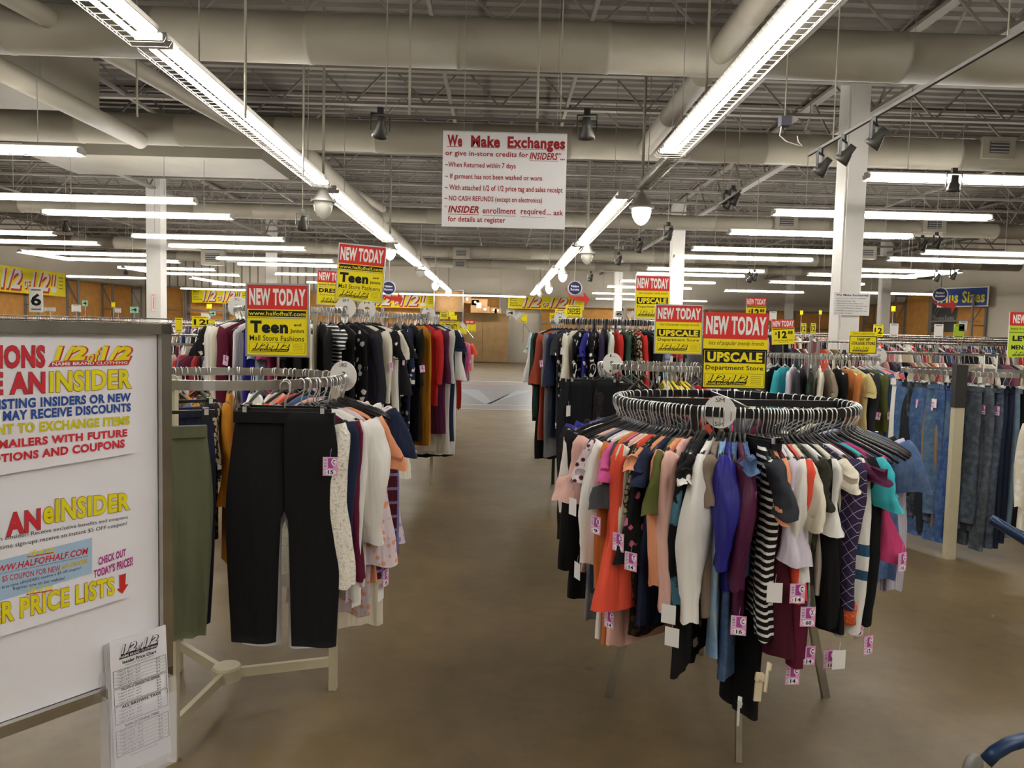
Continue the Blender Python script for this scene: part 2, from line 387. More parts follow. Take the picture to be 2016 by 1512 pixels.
def price_tag_items(letter, price):
    it = [Q((0, 0, 1, 1), 'e7a6cf'), Q((.05, .06, .32, .6), 'f3dcea', 1), Q((.36, .06, .72, .58), 'b0489a', 1), dict(k='e', b=(.58, .08, .97, .46), c='f6eef4', l=2),
          dict(k='e', b=(.06, .64, .94, .97), c='f6eef4', l=1), T(letter, (.68, .14, .86, .4), BLK, .03, 0, 3), T(price, (.36, .7, .74, .91), BLK, .03, 0, 3), T('$', (.14, .76, .22, .88), BLK, 0, 0, 3)]
    for i in range(6): it.append(Q((.08, .1 + .08 * i, .28, .13 + .08 * i), '4a3c48', 2))
    return it

# ================================================================ THE SETTING
CEIL = 6.0
XL, XR, YB, YF = -20.5, 19.5, 44.0, -9.0
def struct(name, mb, m=None, parent=None, smooth=False):
    o = mb.build(name, m, parent, smooth=smooth)
    if not parent: o['kind'] = 'structure'
    return o
struct('floor', one('box', ((XL + XR) / 2, (YB + YF) / 2, -.05), (XR - XL, YB - YF, .1)), FLOORM)
mb = MB(); vs = []; n = int((YB - YF) / .3)          # corrugated roof deck
for i in range(n):
    y = YF + i * .3
    for dy, dz in ((0, 0), (.12, 0), (.15, .05), (.27, .05)):
        for x in (XL, XR): vs.append((x, y + dy, CEIL + dz))
fs = [(2 * i, 2 * i + 1, 2 * i + 3, 2 * i + 2) for i in range(len(vs) // 2 - 1)]
mb.add(vs, fs); mb.box(((XL + XR) / 2, (YB + YF) / 2, CEIL + .15), (XR - XL, YB - YF, .1)); struct('ceiling', mb, DECK)
struct('wall_left', one('box', (XL - .1, (YB + YF) / 2, CEIL / 2), (.2, YB - YF, CEIL)), WALLM)
struct('wall_right', one('box', (XR + .1, (YB + YF) / 2, CEIL / 2), (.2, YB - YF, CEIL)), WALLM)
struct('wall_back', one('box', ((XL + XR) / 2, YB + .1, CEIL / 2), (XR - XL + .4, .2, CEIL)), WALLM)
struct('wall_front', one('box', ((XL + XR) / 2, YF - .1, CEIL / 2), (XR - XL + .4, .2, CEIL)), WALLM)
# wall ribs on the far left part of the back wall
mb = MB()
for i in range(30): mb.box((XL + .4 + i * .45, YB - .03, 4.9), (.06, .06, 2.2))
struct('wall_back_ribs', mb, STEELD)
# columns
def column(x, y, wx, wy, lab):
    mb = MB(); mb.box((x, y, CEIL / 2), (wx, wy, CEIL)); mb.box((x - wx / 2 - .012, y, CEIL / 2), (.02, wy * .8, CEIL))
    o = struct('column', mb, COLW); tag(o, lab); return o
column(5.32, 11.9, .28, .42, 'broad white column at the right, behind the blue denim rack')
column(5.6, 24.8, .38, .38, 'white column between the trendy brand signs'); column(5.6, 37.2, .36, .36, 'white column further back in the right aisle')
column(-8.95, 20.2, .36, .36, 'cream column with a red sign on it'); column(-8.95, 30.2, .34, .34, 'white column behind the teen sign')
column(15.05, 30.2, .34, .34, 'white column before the right wall'); column(15.05, 40.2, .34, .34, 'farthest white column at the right')
# open-web joists running across the store
def truss_mesh(L_, dz, pitch, cw):
    mb = MB(); n = int(L_ / pitch)
    mb.box((0, 0, 0), (L_, cw, .05)); mb.box((0, .0, dz), (L_, cw, .05))
    for i in range(n):
        x = -L_ / 2 + i * pitch
        mb.bar((x, 0, 0), (x + pitch / 2, 0, dz), .03); mb.bar((x + pitch / 2, 0, dz), (x + pitch, 0, 0), .03)
    return mb.mesh('roof_joist', STEELD)
TM = truss_mesh(XR - XL, .62, 1.2, .11)
y = 1.0; i = 0
while y < 43.5:
    o = link('roof_joist', TM, None, ((XL + XR) / 2, y, 5.33)); o['kind'] = 'structure'; y += 1.7
GM = truss_mesh(YB - YF, .8, 1.6, .16)
for x in (-8.95, 5.6, 15.05):
    o = link('roof_girder', GM, None, (x, (YB + YF) / 2, 5.12), R(90)); o['kind'] = 'structure'
for x in (-14, -6.2, -.9, 1.0, 3.4, 10.5):            # bridging along the store
    o = struct('roof_bridging', one('bar', (x, YF, 5.36), (x, YB, 5.36), .05), STEELD)
# ducts and pipes under the roof
def duct(name, p, q, r, lab, m=CREAM, seams=0, group=None):
    root = empty(name, p, 0, lab, 'duct', group); d = Vector(q) - Vector(p)
    n = max(2, int(d.length / 1.5)); pts = []; rs = []; u = d.normalized() * .025
    for i in range(n + 1):
        c = d * (i / n)
        if seams and 0 < i < n: pts += [c - u, c - u * .9, c + u * .9, c + u]; rs += [r, r * 1.025, r * 1.025, r]
        else: pts.append(c); rs.append(r)
    one('tube', pts, rs, 20).build('pipe', m, root, smooth=True)
    return root
duct('air_duct', (XL, 8.2, 4.68), (XR, 8.2, 4.55), .25, 'big round cream duct nearest the camera, crossing above the exchange sign', seams=1)
duct('air_duct', (XL, 12.4, 4.75), (XR, 12.4, 4.6), .24, 'second round cream duct, crossing just behind the exchange sign', seams=1)
duct('air_duct', (XL, 20.9, 4.75), (XR, 20.9, 4.7), .2, 'third round cream duct with square outlets over the middle of the store', seams=1)
duct('air_duct', (XL, 29.0, 4.65), (XR, 29.0, 4.65), .22, 'fourth round cream duct, towards the back wall', seams=1)
duct('air_duct', (XL, 34.5, 4.7), (XR, 34.5, 4.7), .2, 'farthest round cream duct in front of the back wall', seams=1)
duct('air_duct', (2.18, 2.0, 4.55), (2.18, 12.1, 4.55), .13, 'long ribbed pipe running back beside the right light row', seams=1)
duct('air_duct', (2.75, 2.0, 4.62), (2.75, 12.1, 4.62), .17, 'thicker smooth pipe running back above the right light row')
duct('roof_pipe', (-5.45, 1, 4.6), (-3.1, 20, 4.75), .1, 'upper slanting round pipe above the left lights')
duct('roof_pipe', (-5.9, 1, 4.45), (-5.6, 12.1, 4.45), .13, 'thick pipe left of the slanting pipe, near the ceiling')
duct('air_duct', (-3.35, 12.6, 4.5), (-3.35, 34, 4.5), .2, 'round duct running back along the left light row')
duct('roof_pipe', (XL, 10.0, 4.9), (-6.0, 10.0, 4.9), .07, 'thin pipe crossing at the far left under the roof')
mb = MB(); mb.lathe([(.26, .0), (.3, -.15), (.62, -.75), (.7, -1.0), (.3, -1.0)], (7.2, 8.2, 4.5), 24)
tag(mb.build('duct_cone', CREAM, None, smooth=True), 'large cream conical air outlet hanging at the upper right edge', 'air outlet')
for (px, py, Y, s) in ((1968, 290, 12.1, .3), (1549, 436, 20.6, .36), (1840, 442, 20.6, .36), (908, 498, 28.7, .36), (905, 520, 34.2, .36), (418, 507, 28.7, .5), (1708, 497, 20.6, .3)):
    p = at_y(px, py, Y)
    root = empty('air_vent', p, 0, None, 'vent')
    lab = {1968: 'dark square outlet on the second duct, upper right', 1549: 'dark outlet on the third duct left of the broad white column', 1840: 'dark outlet on the third duct right of the broad white column',
           908: 'dark outlet on the fourth duct below the exchange sign', 905: 'dark outlet on the farthest duct below the exchange sign', 418: 'dark outlet over the left side of the store', 1708: 'small dark outlet just right of the broad white column'}[px]
    root['label'] = lab
    one('box', (0, .12, 0), (s * 1.7, .22, s * 1.1)).build('housing', CREAM, root); mb = MB(); mb.box((0, 0, 0), (s, .03, s * .6)); mb.build('grille', DARKV, root)
    mb = MB()
    for k in range(4): mb.box((0, -.02, -s * .24 + k * s * .16), (s * .96, .012, .02))
    mb.build('louvre', GREYM, root)
# boxed soffit and ribbed panel, upper left
tag(one('box', (-7.4, 10.6, 5.0), (3.2, 1.4, .7)).build('duct_box', CREAM), 'boxy cream duct under the roof at the upper left', 'duct')
tag(one('box', (-6.4, 14.8, 4.9), (4.2, 1.8, .6)).build('duct_box', CREAM), 'long boxy duct behind the left lamps', 'duct')
# conduits and hanger rods
for k, (px, py0, py1, Y) in enumerate(((483, -60, 232, 6.5), (597, 130, 345, 9.0), (806, -80, 228, 7.4), (1057, -90, 262, 7.6), (1390, -80, 190, 6.8), (270, 150, 230, 9))):
    a = at_y(px, py0, Y); b_ = at_y(px, py1, Y); a.z = min(a.z, 5.95); a.x = b_.x; a.z = 5.95
    o = one('tube', [a, b_], .012, 8).build('drop_rod', CREAM)
    tag(o, 'thin painted rod hanging from the roof, %s' % ('beside the left light row', 'above the left pendant lamp', 'holding the track over the exchange sign', 'holding the exchange sign', 'left of the right light row', 'near the slanting pipe')[k], 'rod')

# ================================================================ LIGHTING
HOUSE = mat('fixture housing', 'a8a49b', .5)
def fixture_mesh(L_, guard, wide):
    W2, zb, tz, tx = (.15, -.075, -.025, .07) if wide else (.095, -.05, -.018, .05)
    h = MB(); h.box((0, 0, .04 if wide else .025), (L_, .12 if wide else .08, .06 if wide else .04))
    for s in (-1, 1): h.box((s * (L_ / 2 - .015), 0, tz + .01), (.03, tx * 2 + .05, .05))
    t_ = [one('tube', [(-L_ / 2 + .03, s, tz), (L_ / 2 - .03, s, tz)], .017, 8).mesh('tube', TUBE) for s in (-tx, tx)]
    g = MB(); n = int(L_ / guard); i2 = W2 - .02; zm = tz - .015
    for i in range(n + 1):
        x = -L_ / 2 + i * L_ / n; g.bar((x, -W2, zm), (x, -i2, zb), .003); g.bar((x, W2, zm), (x, i2, zb), .003); g.bar((x, -i2, zb), (x, i2, zb), .003)
    for s in (-W2, -i2, i2, W2): g.bar((-L_ / 2, s, zm if abs(s) == W2 else zb), (L_ / 2, s, zm if abs(s) == W2 else zb), .003)
    return h.mesh('housing', HOUSE), t_, g.mesh('guard', HOUSE)
FX = {}
ORD = ('nearest', 'second', 'third', 'fourth', 'fifth', 'sixth', 'seventh', 'eighth', 'ninth', 'tenth', 'eleventh', 'twelfth')
LH = 3.62
def fixture(x, y, L_, rz, lab, lit=True, group=None):
    k = (round(L_, 2), abs(rz - R(90)) < .01)
    if k not in FX: FX[k] = fixture_mesh(L_, .09, k[1])
    r_ = empty('fluorescent_light', (x, y, LH), rz, lab, 'light', group)
    link('housing', FX[k][0], r_)
    for t_ in FX[k][1]:
        o = link('tube', t_, r_)
        if not lit:
            o.data = FX[k][1][0].copy(); o.data.materials.clear(); o.data.materials.append(mat('unlit tube painted sheen', 'cfe8dc', .2))  # greenish reflection put into the colour of the unlit tubes
            if t_ is FX[k][1][1]: o.location.y = .15
    link('guard', FX[k][2], r_)
    for s in (-.35, .35): one('tube', [(s * L_, 0, .08), (s * L_, 0, 6.01 - LH)], .005, 6).build('hanging_wire', GREYM, r_)
    return r_
# two rows along the aisle
rows = [('left', -2.47, [(-4.5, .6), (1.2, 5.5), (5.62, 10.6), (11.25, 16.9), (17.6, 23.0), (23.6, 29.0), (29.6, 36.5)]),
        ('right', 1.87, [(-4.5, .2), (.7, 4.3), (4.4, 8.35), (11.1, 16.7), (17.2, 22.4), (22.9, 30), (30.6, 38)])]
ordn = ['behind the camera', 'overhead out of frame', 'nearest, largest bright strip', 'second bright strip, beyond the first pendant lamp', 'third strip, beyond the second pendant', 'fourth, small in the distance', 'last, at the back']
for sd, X0, segs in rows:
    for k, (a, b_) in enumerate(segs): fixture(X0 + (-.06 * k * (sd == 'right')) , (a + b_) / 2, b_ - a, R(90), '%s, %s aisle light row' % (ordn[k], sd))
fixture(1.86, 9.4, 1.95, R(90), 'unlit fluorescent strip with green sheen at the end of the right row', lit=False)
for x0, L_, ys, wh in ((4.2, 3.45, (12.1, 14.4, 17.2, 19.0, 22.5, 24.3, 27.6, 31, 36), 'right of the aisle'), (-8.3, 3.4, (9.15, 12.5, 14.15, 17.5, 19.4, 22.6, 24.4, 28.4, 33), 'left of the aisle'),
                       (9.15, 3.3, (16.8, 18.3, 21.3, 23.1, 26.4, 31.7), 'in the right bank'), (-13.4, 3.4, (17.5, 19.4, 22.2, 24.2, 27.2, 29.7, 36), 'in the left bank'),
                       (-18.4, 3.4, (15, 33), 'by the left wall'), (14.4, 3.4, (14, 31), 'by the right wall')):
    for k, y in enumerate(ys):
        fixture(x0 + L_ / 2, y, L_, 0, '%s crossing fluorescent strip counting back %s' % (ORD[k], wh))
fixture(6.05, 9.35, 3.4, 0, 'bright fluorescent strip right of the broad column, with a spotlight below')
for (x, y, wh) in ((4.5, 0, 'a'), (4.5, -4, 'b'), (-6.5, 4.5, 'c'), (-6.5, -3, 'd'), (6.5, 4.5, 'e'), (-6.5, 0.5, 'f'), (9, -3, 'g'), (9, 4, 'h')):
    fixture(x, y, 3.4, 0, 'fluorescent strip behind or above the camera', group='overhead strips out of the frame')
fixture(-13.5, 23.2, 2.5, R(88), 'strip running along the left wall, joining two crossing strips'); fixture(-13.1, 28.3, 2.5, R(88), 'second strip running back along the left wall')
fixture(-12.6, 34.2, 4.8, R(87), 'farthest angled strip at the left wall'); fixture(12.3, 22.1, 2.3, R(100), 'strip joining the crossing strips near the right wall')
fixture(-3.2, 41.2, 9, 0, 'long strip across the store before the back wall'); fixture(8, 41.2, 6, 0, 'strip before the back wall, right part'); fixture(-14, 41.2, 6, 0, 'strip before the back wall, left part')
# pendant lamps
def pendant(px, py, X0, lab, lit):
    d = ray(px, py); p = d * (X0 / d.x) + Vector((0, 0, EYE))
    r_ = empty('pendant_lamp', p, 0, lab, 'lamp')
    mb = MB(); mb.lathe([(.0, .2), (.05, .19), (.085, .12), (.13, .05), (.165, .02), (.17, -.0), (.15, -.01), (.12, .01)], n=20); mb.build('shade', mat('pendant metal', 'b9b6ad', .35, .5), r_, smooth=True)
    mb = MB(); mb.lathe([(.125, .0), (.13, -.05), (.115, -.12), (.08, -.18), (.04, -.215), (.0, -.23)], n=20); mb.build('glass', LAMPG if lit else LAMPGD, r_, smooth=True)
    mb = MB(); mb.tube([(0, 0, .19), (0, 0, 6.01 - p.z)], .02, 8); mb.tube([(.165, 0, 0), (.16, 0, .06)], .01, 6); mb.tube([(-.165, 0, 0), (-.16, 0, .06)], .01, 6); mb.build('stem', CREAM, r_)
for px, py, X0, wh, lit in ((636, 398, -2.5, 'large unlit glass pendant hanging at the end of the first left strip', 0), (768, 492, -2.5, 'glowing pendant lamp beside the tilted teen sign', 1),
                            (828, 533, -2.5, 'small pendant lamp, third along the left row', 0), (857, 560, -2.5, 'small greenish pendant, fourth along the left row', 1), (883, 574, -2.5, 'tiny pendant at the back of the left row', 1),
                            (1263, 410, 1.85, 'glowing pendant below the unlit strip, nearest on the right row', 1), (1156, 500, 1.8, 'unlit pendant, second along the right row', 0),
                            (1108, 540, 1.75, 'lit pendant, third along the right row', 1), (1081, 566, 1.7, 'lit small pendant left of the fitting rooms sign', 1), (1063, 576, 1.7, 'tiny dim pendant at the end of the right row', 0)):
    pendant(px, py, X0, wh, lit)
# track rails and spotlights
SPM = {}
def spot(p, rz, tilt, lab, s=1.0, lit=True):
    if not SPM:
        m1 = MB(); m1.lathe([(.0, .13), (.03, .13), (.035, .07), (.045, .05), (.06, .0), (.065, -.03), (.055, -.03), (.05, 0)], n=16)
        m2 = MB(); m2.lathe([(.0, -.012), (.052, -.012)], n=16)
        m3 = MB(); m3.bar((-.075, 0, .02), (-.075, 0, .15), .008, .02); m3.bar((.075, 0, .02), (.075, 0, .15), .008, .02); m3.bar((-.075, 0, .15), (.075, 0, .15), .02, .008); m3.box((0, 0, .175), (.05, .03, .05))
        SPM['h'] = m1.mesh('head', GREYL, True); SPM['b'] = m2.mesh('bulb', SPOTL); SPM['b2'] = m2.mesh('bulb', CHROME); SPM['y'] = m3.mesh('yoke', BLACKM)
    r_ = empty('spotlight', p, rz, lab, 'spotlight'); r_.scale = (s, s, s)
    h = link('head', SPM['h'], r_); h.rotation_euler = (tilt, 0, 0); link('bulb', SPM['b' if lit else 'b2'], h); link('yoke', SPM['y'], r_)
def track(p, q, lab, rods=True):
    r_ = empty('track_rail', p, 0, lab, 'light track'); d = Vector(q) - Vector(p)
    one('bar', (0, 0, 0), d, .024).build('rail', mat('track grey', '55524b', .5), r_)
    if rods:
        for f in (.15, .85): c = d * f; one('tube', [c, c + Vector((0, 0, 6.01 - p[2] - c.z))], .006, 6).build('hanging_rod', CREAM, r_)
    return r_
a, b_ = at_y(686, 226, 7.2), at_y(1176, 240, 7.2); track(a, b_, 'horizontal lighting track over the exchange sign')
spot(at_y(748, 262, 7.2), R(20), R(35), 'grey spotlight left of the exchange sign', 1.15, 0); spot(at_y(1155, 266, 7.2), R(-10), R(25), 'grey spotlight right of the exchange sign', 1.2, 0)
a, b_ = at_y(1592, 305, 7.0), at_y(2100, 10, 4.2); track(a, b_, 'long dark lighting track slanting up at the upper right')
for px, py, Y, l in ((1616, 310, 6.9, 'lit spotlight at the lower end of the slanting track'), (1662, 283, 6.6, 'second spotlight up the slanting track, over the column'), (1722, 255, 6.2, 'third spotlight up the slanting track, right of the column')):
    t_ = min((i / 300 for i in range(301)), key=lambda t: abs(proj(*(a + (b_ - a) * t))[0] - px)); spot(a + (b_ - a) * t_ - Vector((0, 0, .2)), R(50), R(40), l, 1.0)
track(at_y(1417, 402, 10), at_y(1458, 375, 9.4), 'short dark track left of the broad column'); spot(at_y(1430, 405, 10), R(45), R(40), 'lower of the pair of spotlights on the short track', 1); spot(at_y(1443, 397, 9.8), R(45), R(40), 'upper of the pair of spotlights on the short track', 1)
spot(at_y(1877, 372, 9.0), 0, R(10), 'spotlight under the bright strip at the right edge', 1.2)
for px, py, Y, l in ((595, 446, 12, 'dark spotlight below the left pendant lamp'), (130, 450, 16, 'dark spotlight at the far left'), (1315, 466, 14, 'small spotlight left of the second right column'), (1217, 517, 19, 'spotlight between two strips right of the aisle'),
                     (1258, 492, 17, 'spotlight on a short arm right of the aisle'), (1162, 550, 24, 'small spotlight above the fitting rooms sign'), (1815, 488, 16, 'left spotlight of the pair on the right'), (1843, 483, 15.5, 'right spotlight of the pair on the right'),
                     (1690, 558, 26, 'lit spotlight right of the broad column'), (1843, 550, 21, 'lit left spotlight below the joined strips'), (1875, 546, 21, 'lit right spotlight below the joined strips'), (248, 537, 30, 'lit spotlight below the left wall strips'),
                     (1475, 552, 22, 'left dark spotlight over the price sign'), (1485, 549, 22, 'right dark spotlight over the price sign')):
    p = at_y(px, py, Y); spot(p, R(30), R(35), l, 1.3, 'lit' in l.split())
    tag(one('tube', [p + Vector((0, 0, .2)), (p.x, p.y, 6.01)], .008, 6).build('spotlight_rod', CREAM), 'thin rod holding the ' + l, 'rod')
p = at_y(1545, 240, 7.0); r_ = empty('junction_box', p, 0, 'small grey junction box with a loop of loose white wire', 'electrical box')
one('box', (0, 0, 0), (.09, .09, .08)).build('housing', mat('box grey', '5b5c66', .5), r_); one('tube', [(0, 0, .04), (0, 0, 6.01 - p.z)], .006, 6).build('rod', CREAM, r_)
one('tube', [(-.03, 0, -.04), (-.04, 0, -.12), (.02, 0, -.17), (.12, 0, -.2), (.17, 0, -.21), (.13, 0, -.17), (.12, 0, -.12)], .005, 6).build('wire', WHITEP, r_)

# ================================================================ FLOOR MARKS, BACK OF THE STORE
for k, (y0, y1, c, x0, x1) in enumerate(((16.4, 25.8, '55565e', -3.6, 3.4), (16.25, 16.4, 'a89a78', -3.6, 3.4), (17.3, 17.45, '8d8c88', -3.6, 3.4), (25.8, 26.1, 'b8b09c', -3.6, 3.4), (24.2, 24.5, '8f5a44', -3.6, 3.4))):
    o = one('box', ((x0 + x1) / 2, (y0 + y1) / 2, .002 + .0015 * (k > 0)), (x1 - x0, y1 - y0, .003)).build('floor_marking', mat('floor ' + c, c, .35, noise=.1, nscale=1.5)); o['kind'] = 'structure'
for vs in ([(-1.2, 22, 0), (-.3, 17.5, 0), (-.15, 17.9, 0), (-.6, 22, 0)], [(.9, 22, 0), (-.3, 17.5, 0), (-.15, 17.9, 0), (.5, 22, 0)]):
    mb = MB(); mb.add([(x, y, .0052) for x, y, z in vs], [(0, 1, 2, 3)]); o = mb.build('floor_marking', mat('floor pale blue', '75828c', .35)); o['kind'] = 'structure'

def wall_bay(x, y, rz, w_, zt, zb=1.2, brace=True, lab='', panel=ORANGE, shelf=()):
    r_ = empty('wall_shelving', (x, y, 0), rz, lab, 'shelving')
    one('box', (w_ / 2, .0, (zt + zb) / 2), (w_ - .06, .03, zt - zb)).build('back_panel', panel, r_)
    for s in (0, 1):
        mb = MB(); mb.box((s * w_, -.02, zt / 2), (.08, .06, zt)); mb.box((s * w_, -.55, zt / 2), (.08, .06, zt)); mb.box((s * w_, -.28, zt - .1), (.04, .5, .05)); mb.box((s * w_, -.28, 2.4), (.04, .5, .05))
        mb.bar((s * w_, -.02, zt - .15), (s * w_, -.55, 2.5), .03); mb.build('upright', GREYM, r_)
    for z in (zt - .06,) + tuple(shelf):
        one('box', (w_ / 2, -.55, z), (w_, .05, .07)).build('beam', GREYM, r_)
    return r_
# left wall (runs back), back wall, right wall
for k in range(8): wall_bay(XL + .05, 17.5 + k * 3.2 , R(90), 3.1, 3.75, lab='%s grey racking bay back on the left wall, with orange backing' % ORD[k], shelf=(2.5,) if k < 3 else ())
for k in range(9):
    wall_bay(-19.8 + k * 2.2, YB - .1, 0, 2.1, 3.85, lab='%s orange-backed bay on the back wall, from the left corner' % ('first' if k == 0 else ORD[k]), shelf=(2.55,))
for k in range(7): wall_bay(2.2 + k * 2.4, YB - .1, 0, 2.3, 3.3, lab='%s orange-backed bay on the back wall, right of the aisle' % ('first' if k == 0 else ORD[k]), shelf=(2.3,))
for k in range(8):
    if k == 4: continue
    wall_bay(XR - .05, 43 - k * 3.1, R(-90), 3.0, 3.95 if k in (2, 5, 6) else 3.6, lab='%s orange-backed bay on the right wall, from the back corner' % ('first' if k == 0 else ORD[k]), shelf=(2.6,) if k % 2 else ())
# plywood partition and the box shelf at the end of the aisle
p0, p1 = at_y(898, 712, 42.5), at_y(1000, 712, 42.5)
r_ = empty('plywood_partition', ((p0.x + p1.x) / 2, 42.5, 0), 0, 'plywood partition at the end of the aisle', 'partition')
for k in range(2): one('box', ((k - .5) * (p1.x - p0.x) / 2, 0, 1.35), ((p1.x - p0.x) / 2 - .02, .06, 2.6)).build('plywood_sheet', PLY, r_)
one('box', (0, -.05, 2.68), (p1.x - p0.x, .12, .08)).build('top_rail', PLY, r_)
r_ = empty('stock_shelf', (-2.85, 41.9, 0), 0, 'grey metal stock shelf with brown backing beside the plywood partition', 'shelf')
one('box', (0, .3, 2.9), (1.5, .04, 1.9)).build('back_panel', CARD, r_)
for s in (-.78, .78): one('box', (s, 0, 2), (.07, .5, 4)).build('upright', GREYM, r_)
for z in (3.9, 2.75): one('box', (0, 0, z), (1.55, .55, .05)).build('shelf', GREYM, r_)
for k, (px, py, s, h) in enumerate(((943, 607, .9, .75), (920, 590, .45, .4), (955, 617, .5, .35), (972, 613, .35, .3), (980, 616, .35, .25), (936, 596, .4, .3))):
    p = at_y(px, py, 42.2); r_ = empty('cardboard_box', (p.x, p.y, 2.73 + h / 2 if k != 1 and k != 5 else p.z), 0, 'brown cardboard box on the plywood partition, %s' % ('the largest', 'small on the top left', 'low middle', 'right with white label', 'far right', 'upper, beside the shelf')[k], 'box')
    one('box', (0, 0, 0), (s, .4, h)).build('carton', CARD, r_); one('box', (0, -.202, .02), (s * .3, .004, h * .4)).build('paper_label', WHITEP, r_)

# ================================================================ GARMENTS
OB = {}
def fold(x, s, ph): return math.sin(x * 31 + ph) * .55 + math.sin(x * 67 + ph * 2.3 + s * 3) * .3
def body_mesh(hem, w1, wh, th, seed, neck=.105, hi=False, strap=False, uneven=0.):
    rnd = random.Random(seed); ph = rnd.uniform(0, 6); n = 30 if hi else 18; M = 32 if hi else 22; vs = []; fs = []
    sh = [(neck + .018, .075), (neck + .034, .12), (neck + .05, .155), (neck + .07, .185), (neck + .105, w1)]
    zs = list(sh)
    if strap: zs = [(neck + .08, .10), (neck + .12, .125), (neck + .2, w1 * .8)]
    z0 = zs[-1][0]
    for k in range(1, n + 1):
        f = k / n; zs.append((z0 + (hem - z0) * f, zs[2 if strap else 4][1] * (1 - f) + wh * f + .006 * math.sin(f * 9 + ph)))
    for z, ww in zs:
        f = max(0, (z - neck) / (hem - neck)); tt = .012 + (th - .012) * min(1, f * 2.2)
        for j in range(M):
            t_ = 2 * math.pi * j / M; cx = math.cos(t_); sy = math.sin(t_)
            x = ww * (abs(cx) ** .8) * (1 if cx > 0 else -1)
            y = tt * (abs(sy) ** .6) * (1 if sy > 0 else -1) + th * .75 * f ** .6 * fold(x * 1.4, f, ph)
            vs.append((x, y, -z - (uneven * x / .2 + .012 * fold(x, 1, ph)) * f))
    K = len(zs)
    for i in range(K - 1):
        for j in range(M): fs.append((i * M + j, (i + 1) * M + j, (i + 1) * M + (j + 1) % M, i * M + (j + 1) % M))
    fs.append(tuple(range(M)));
    return vs, fs
def sleeve_mesh(side, L_, style, seed, hi=False, r0=.05, x0=.185, z0=.17, lean=None):
    rnd = random.Random(seed); ph = rnd.uniform(0, 6); n = 22 if hi else 10; M = 18 if hi else 10; vs = []; fs = []
    if lean is None: lean = {'tee': .06, 'cap': .03, 'bell': .035, 'puff': .045, 'ruffle': .04}.get(style, .025) * rnd.uniform(.6, 1.3)
    for k in range(n + 1):
        f = k / n
        x = x0 + lean * (f ** .7) + (.007 * math.sin(f * 5 + ph) * f); z = z0 + L_ * f
        if style in ('tee', 'cap'): ra = .055 + .022 * f; rb = .022 + .004 * f
        elif style == 'bell': g = max(0, (f - .55) / .45); ra = .05 - .01 * f + .05 * g; rb = .026 + .02 * g
        elif style == 'ruffle': g = max(0, (f - .6) / .4); ra = .046 + (.035 if g > 0 else 0) + .02 * g; rb = .026 + .014 * (g > 0) + .012 * g
        elif style == 'puff': ra = .048 + .022 * math.sin(min(1, f / .82) * math.pi) ** 1.5 if f < .82 else .044; rb = ra * .6 if f < .82 else .024
        else: ra = .054 - .014 * f; rb = .027 - .003 * f
        ra *= r0 / .05; rb *= r0 / .05
        if k == 0: ra *= .7; rb *= .6
        for j in range(M):
            t_ = 2 * math.pi * j / M; q = 1 + (.07 if style in ('tee', 'cap') else .15) * math.sin(3 * t_ + ph + f * 2.5) + (.03 if style in ('tee', 'cap') else .09) * math.sin(5 * t_ - f * 6 + ph) + .02 * math.sin(f * 26 + 2 * t_ + ph)
            vs.append((side * (x + ra * q * math.cos(t_)), rb * q * math.sin(t_) + .01 * math.sin(f * 5 + ph), -z + (.02 * math.cos(t_) if k == 0 else .006 * math.sin(3 * t_) * f)))
    for i in range(n):
        for j in range(M): fs.append((i * M + j, (i + 1) * M + j, (i + 1) * M + (j + 1) % M, i * M + (j + 1) % M))
    fs.append(tuple(range(M)))
    # inner turn of the cuff so that the opening has depth
    o = len(vs); last = vs[n * M:(n + 1) * M]; c = side * (x0 + lean)
    vs += last; vs += [(c + (v[0] - c) * .7, v[1] * .7, v[2] + .004) for v in last]; vs += [(c + (v[0] - c) * .7, v[1] * .7, v[2] + .05) for v in last]
    for q in (0, M):
        for j in range(M): fs.append((o + q + j, o + q + M + j, o + q + M + (j + 1) % M, o + q + (j + 1) % M))
    fs.append(tuple(range(o + 2 * M, o + 3 * M)))
    return vs, fs
def raw(name, vs, fs, m, smooth=True):
    me = bpy.data.meshes.new(name); me.from_pydata(vs, [], fs); me.materials.append(m)
    if smooth: me.polygons.foreach_set('use_smooth', [True] * len(fs))
    me.update(); return me
TAGM = {}
def hang_tag(parent, x, y, z, letter='C', price='16', face=0., w_=.052, h=.068, roll=0.):
    """a card hanging on a short thread, tagged on the garment"""
    k = (letter, price)
    if k not in TAGM:
        mb = MB(); mb.box((0, .001, 0), (w_, .001, h)); mb.tube([(0, 0, h / 2), (.004, .002, h / 2 + .03)], .0006, 4)
        me = mb.mesh('price_tag', mat('tag card %s' % (letter == ''), 'e7a6cf' if letter else 'eeebe8', .5))
        TAGM[k] = (me, print_mb(price_tag_items(letter, price), w_, h, .0006, .0002).mesh('tag_print') if letter else None)
    o = link('price_tag' if letter else 'size_card', TAGM[k][0], parent, (x, y, z)); o.rotation_euler = (0, roll, face)
    if letter: link('tag_print', TAGM[k][1], o)
    return o
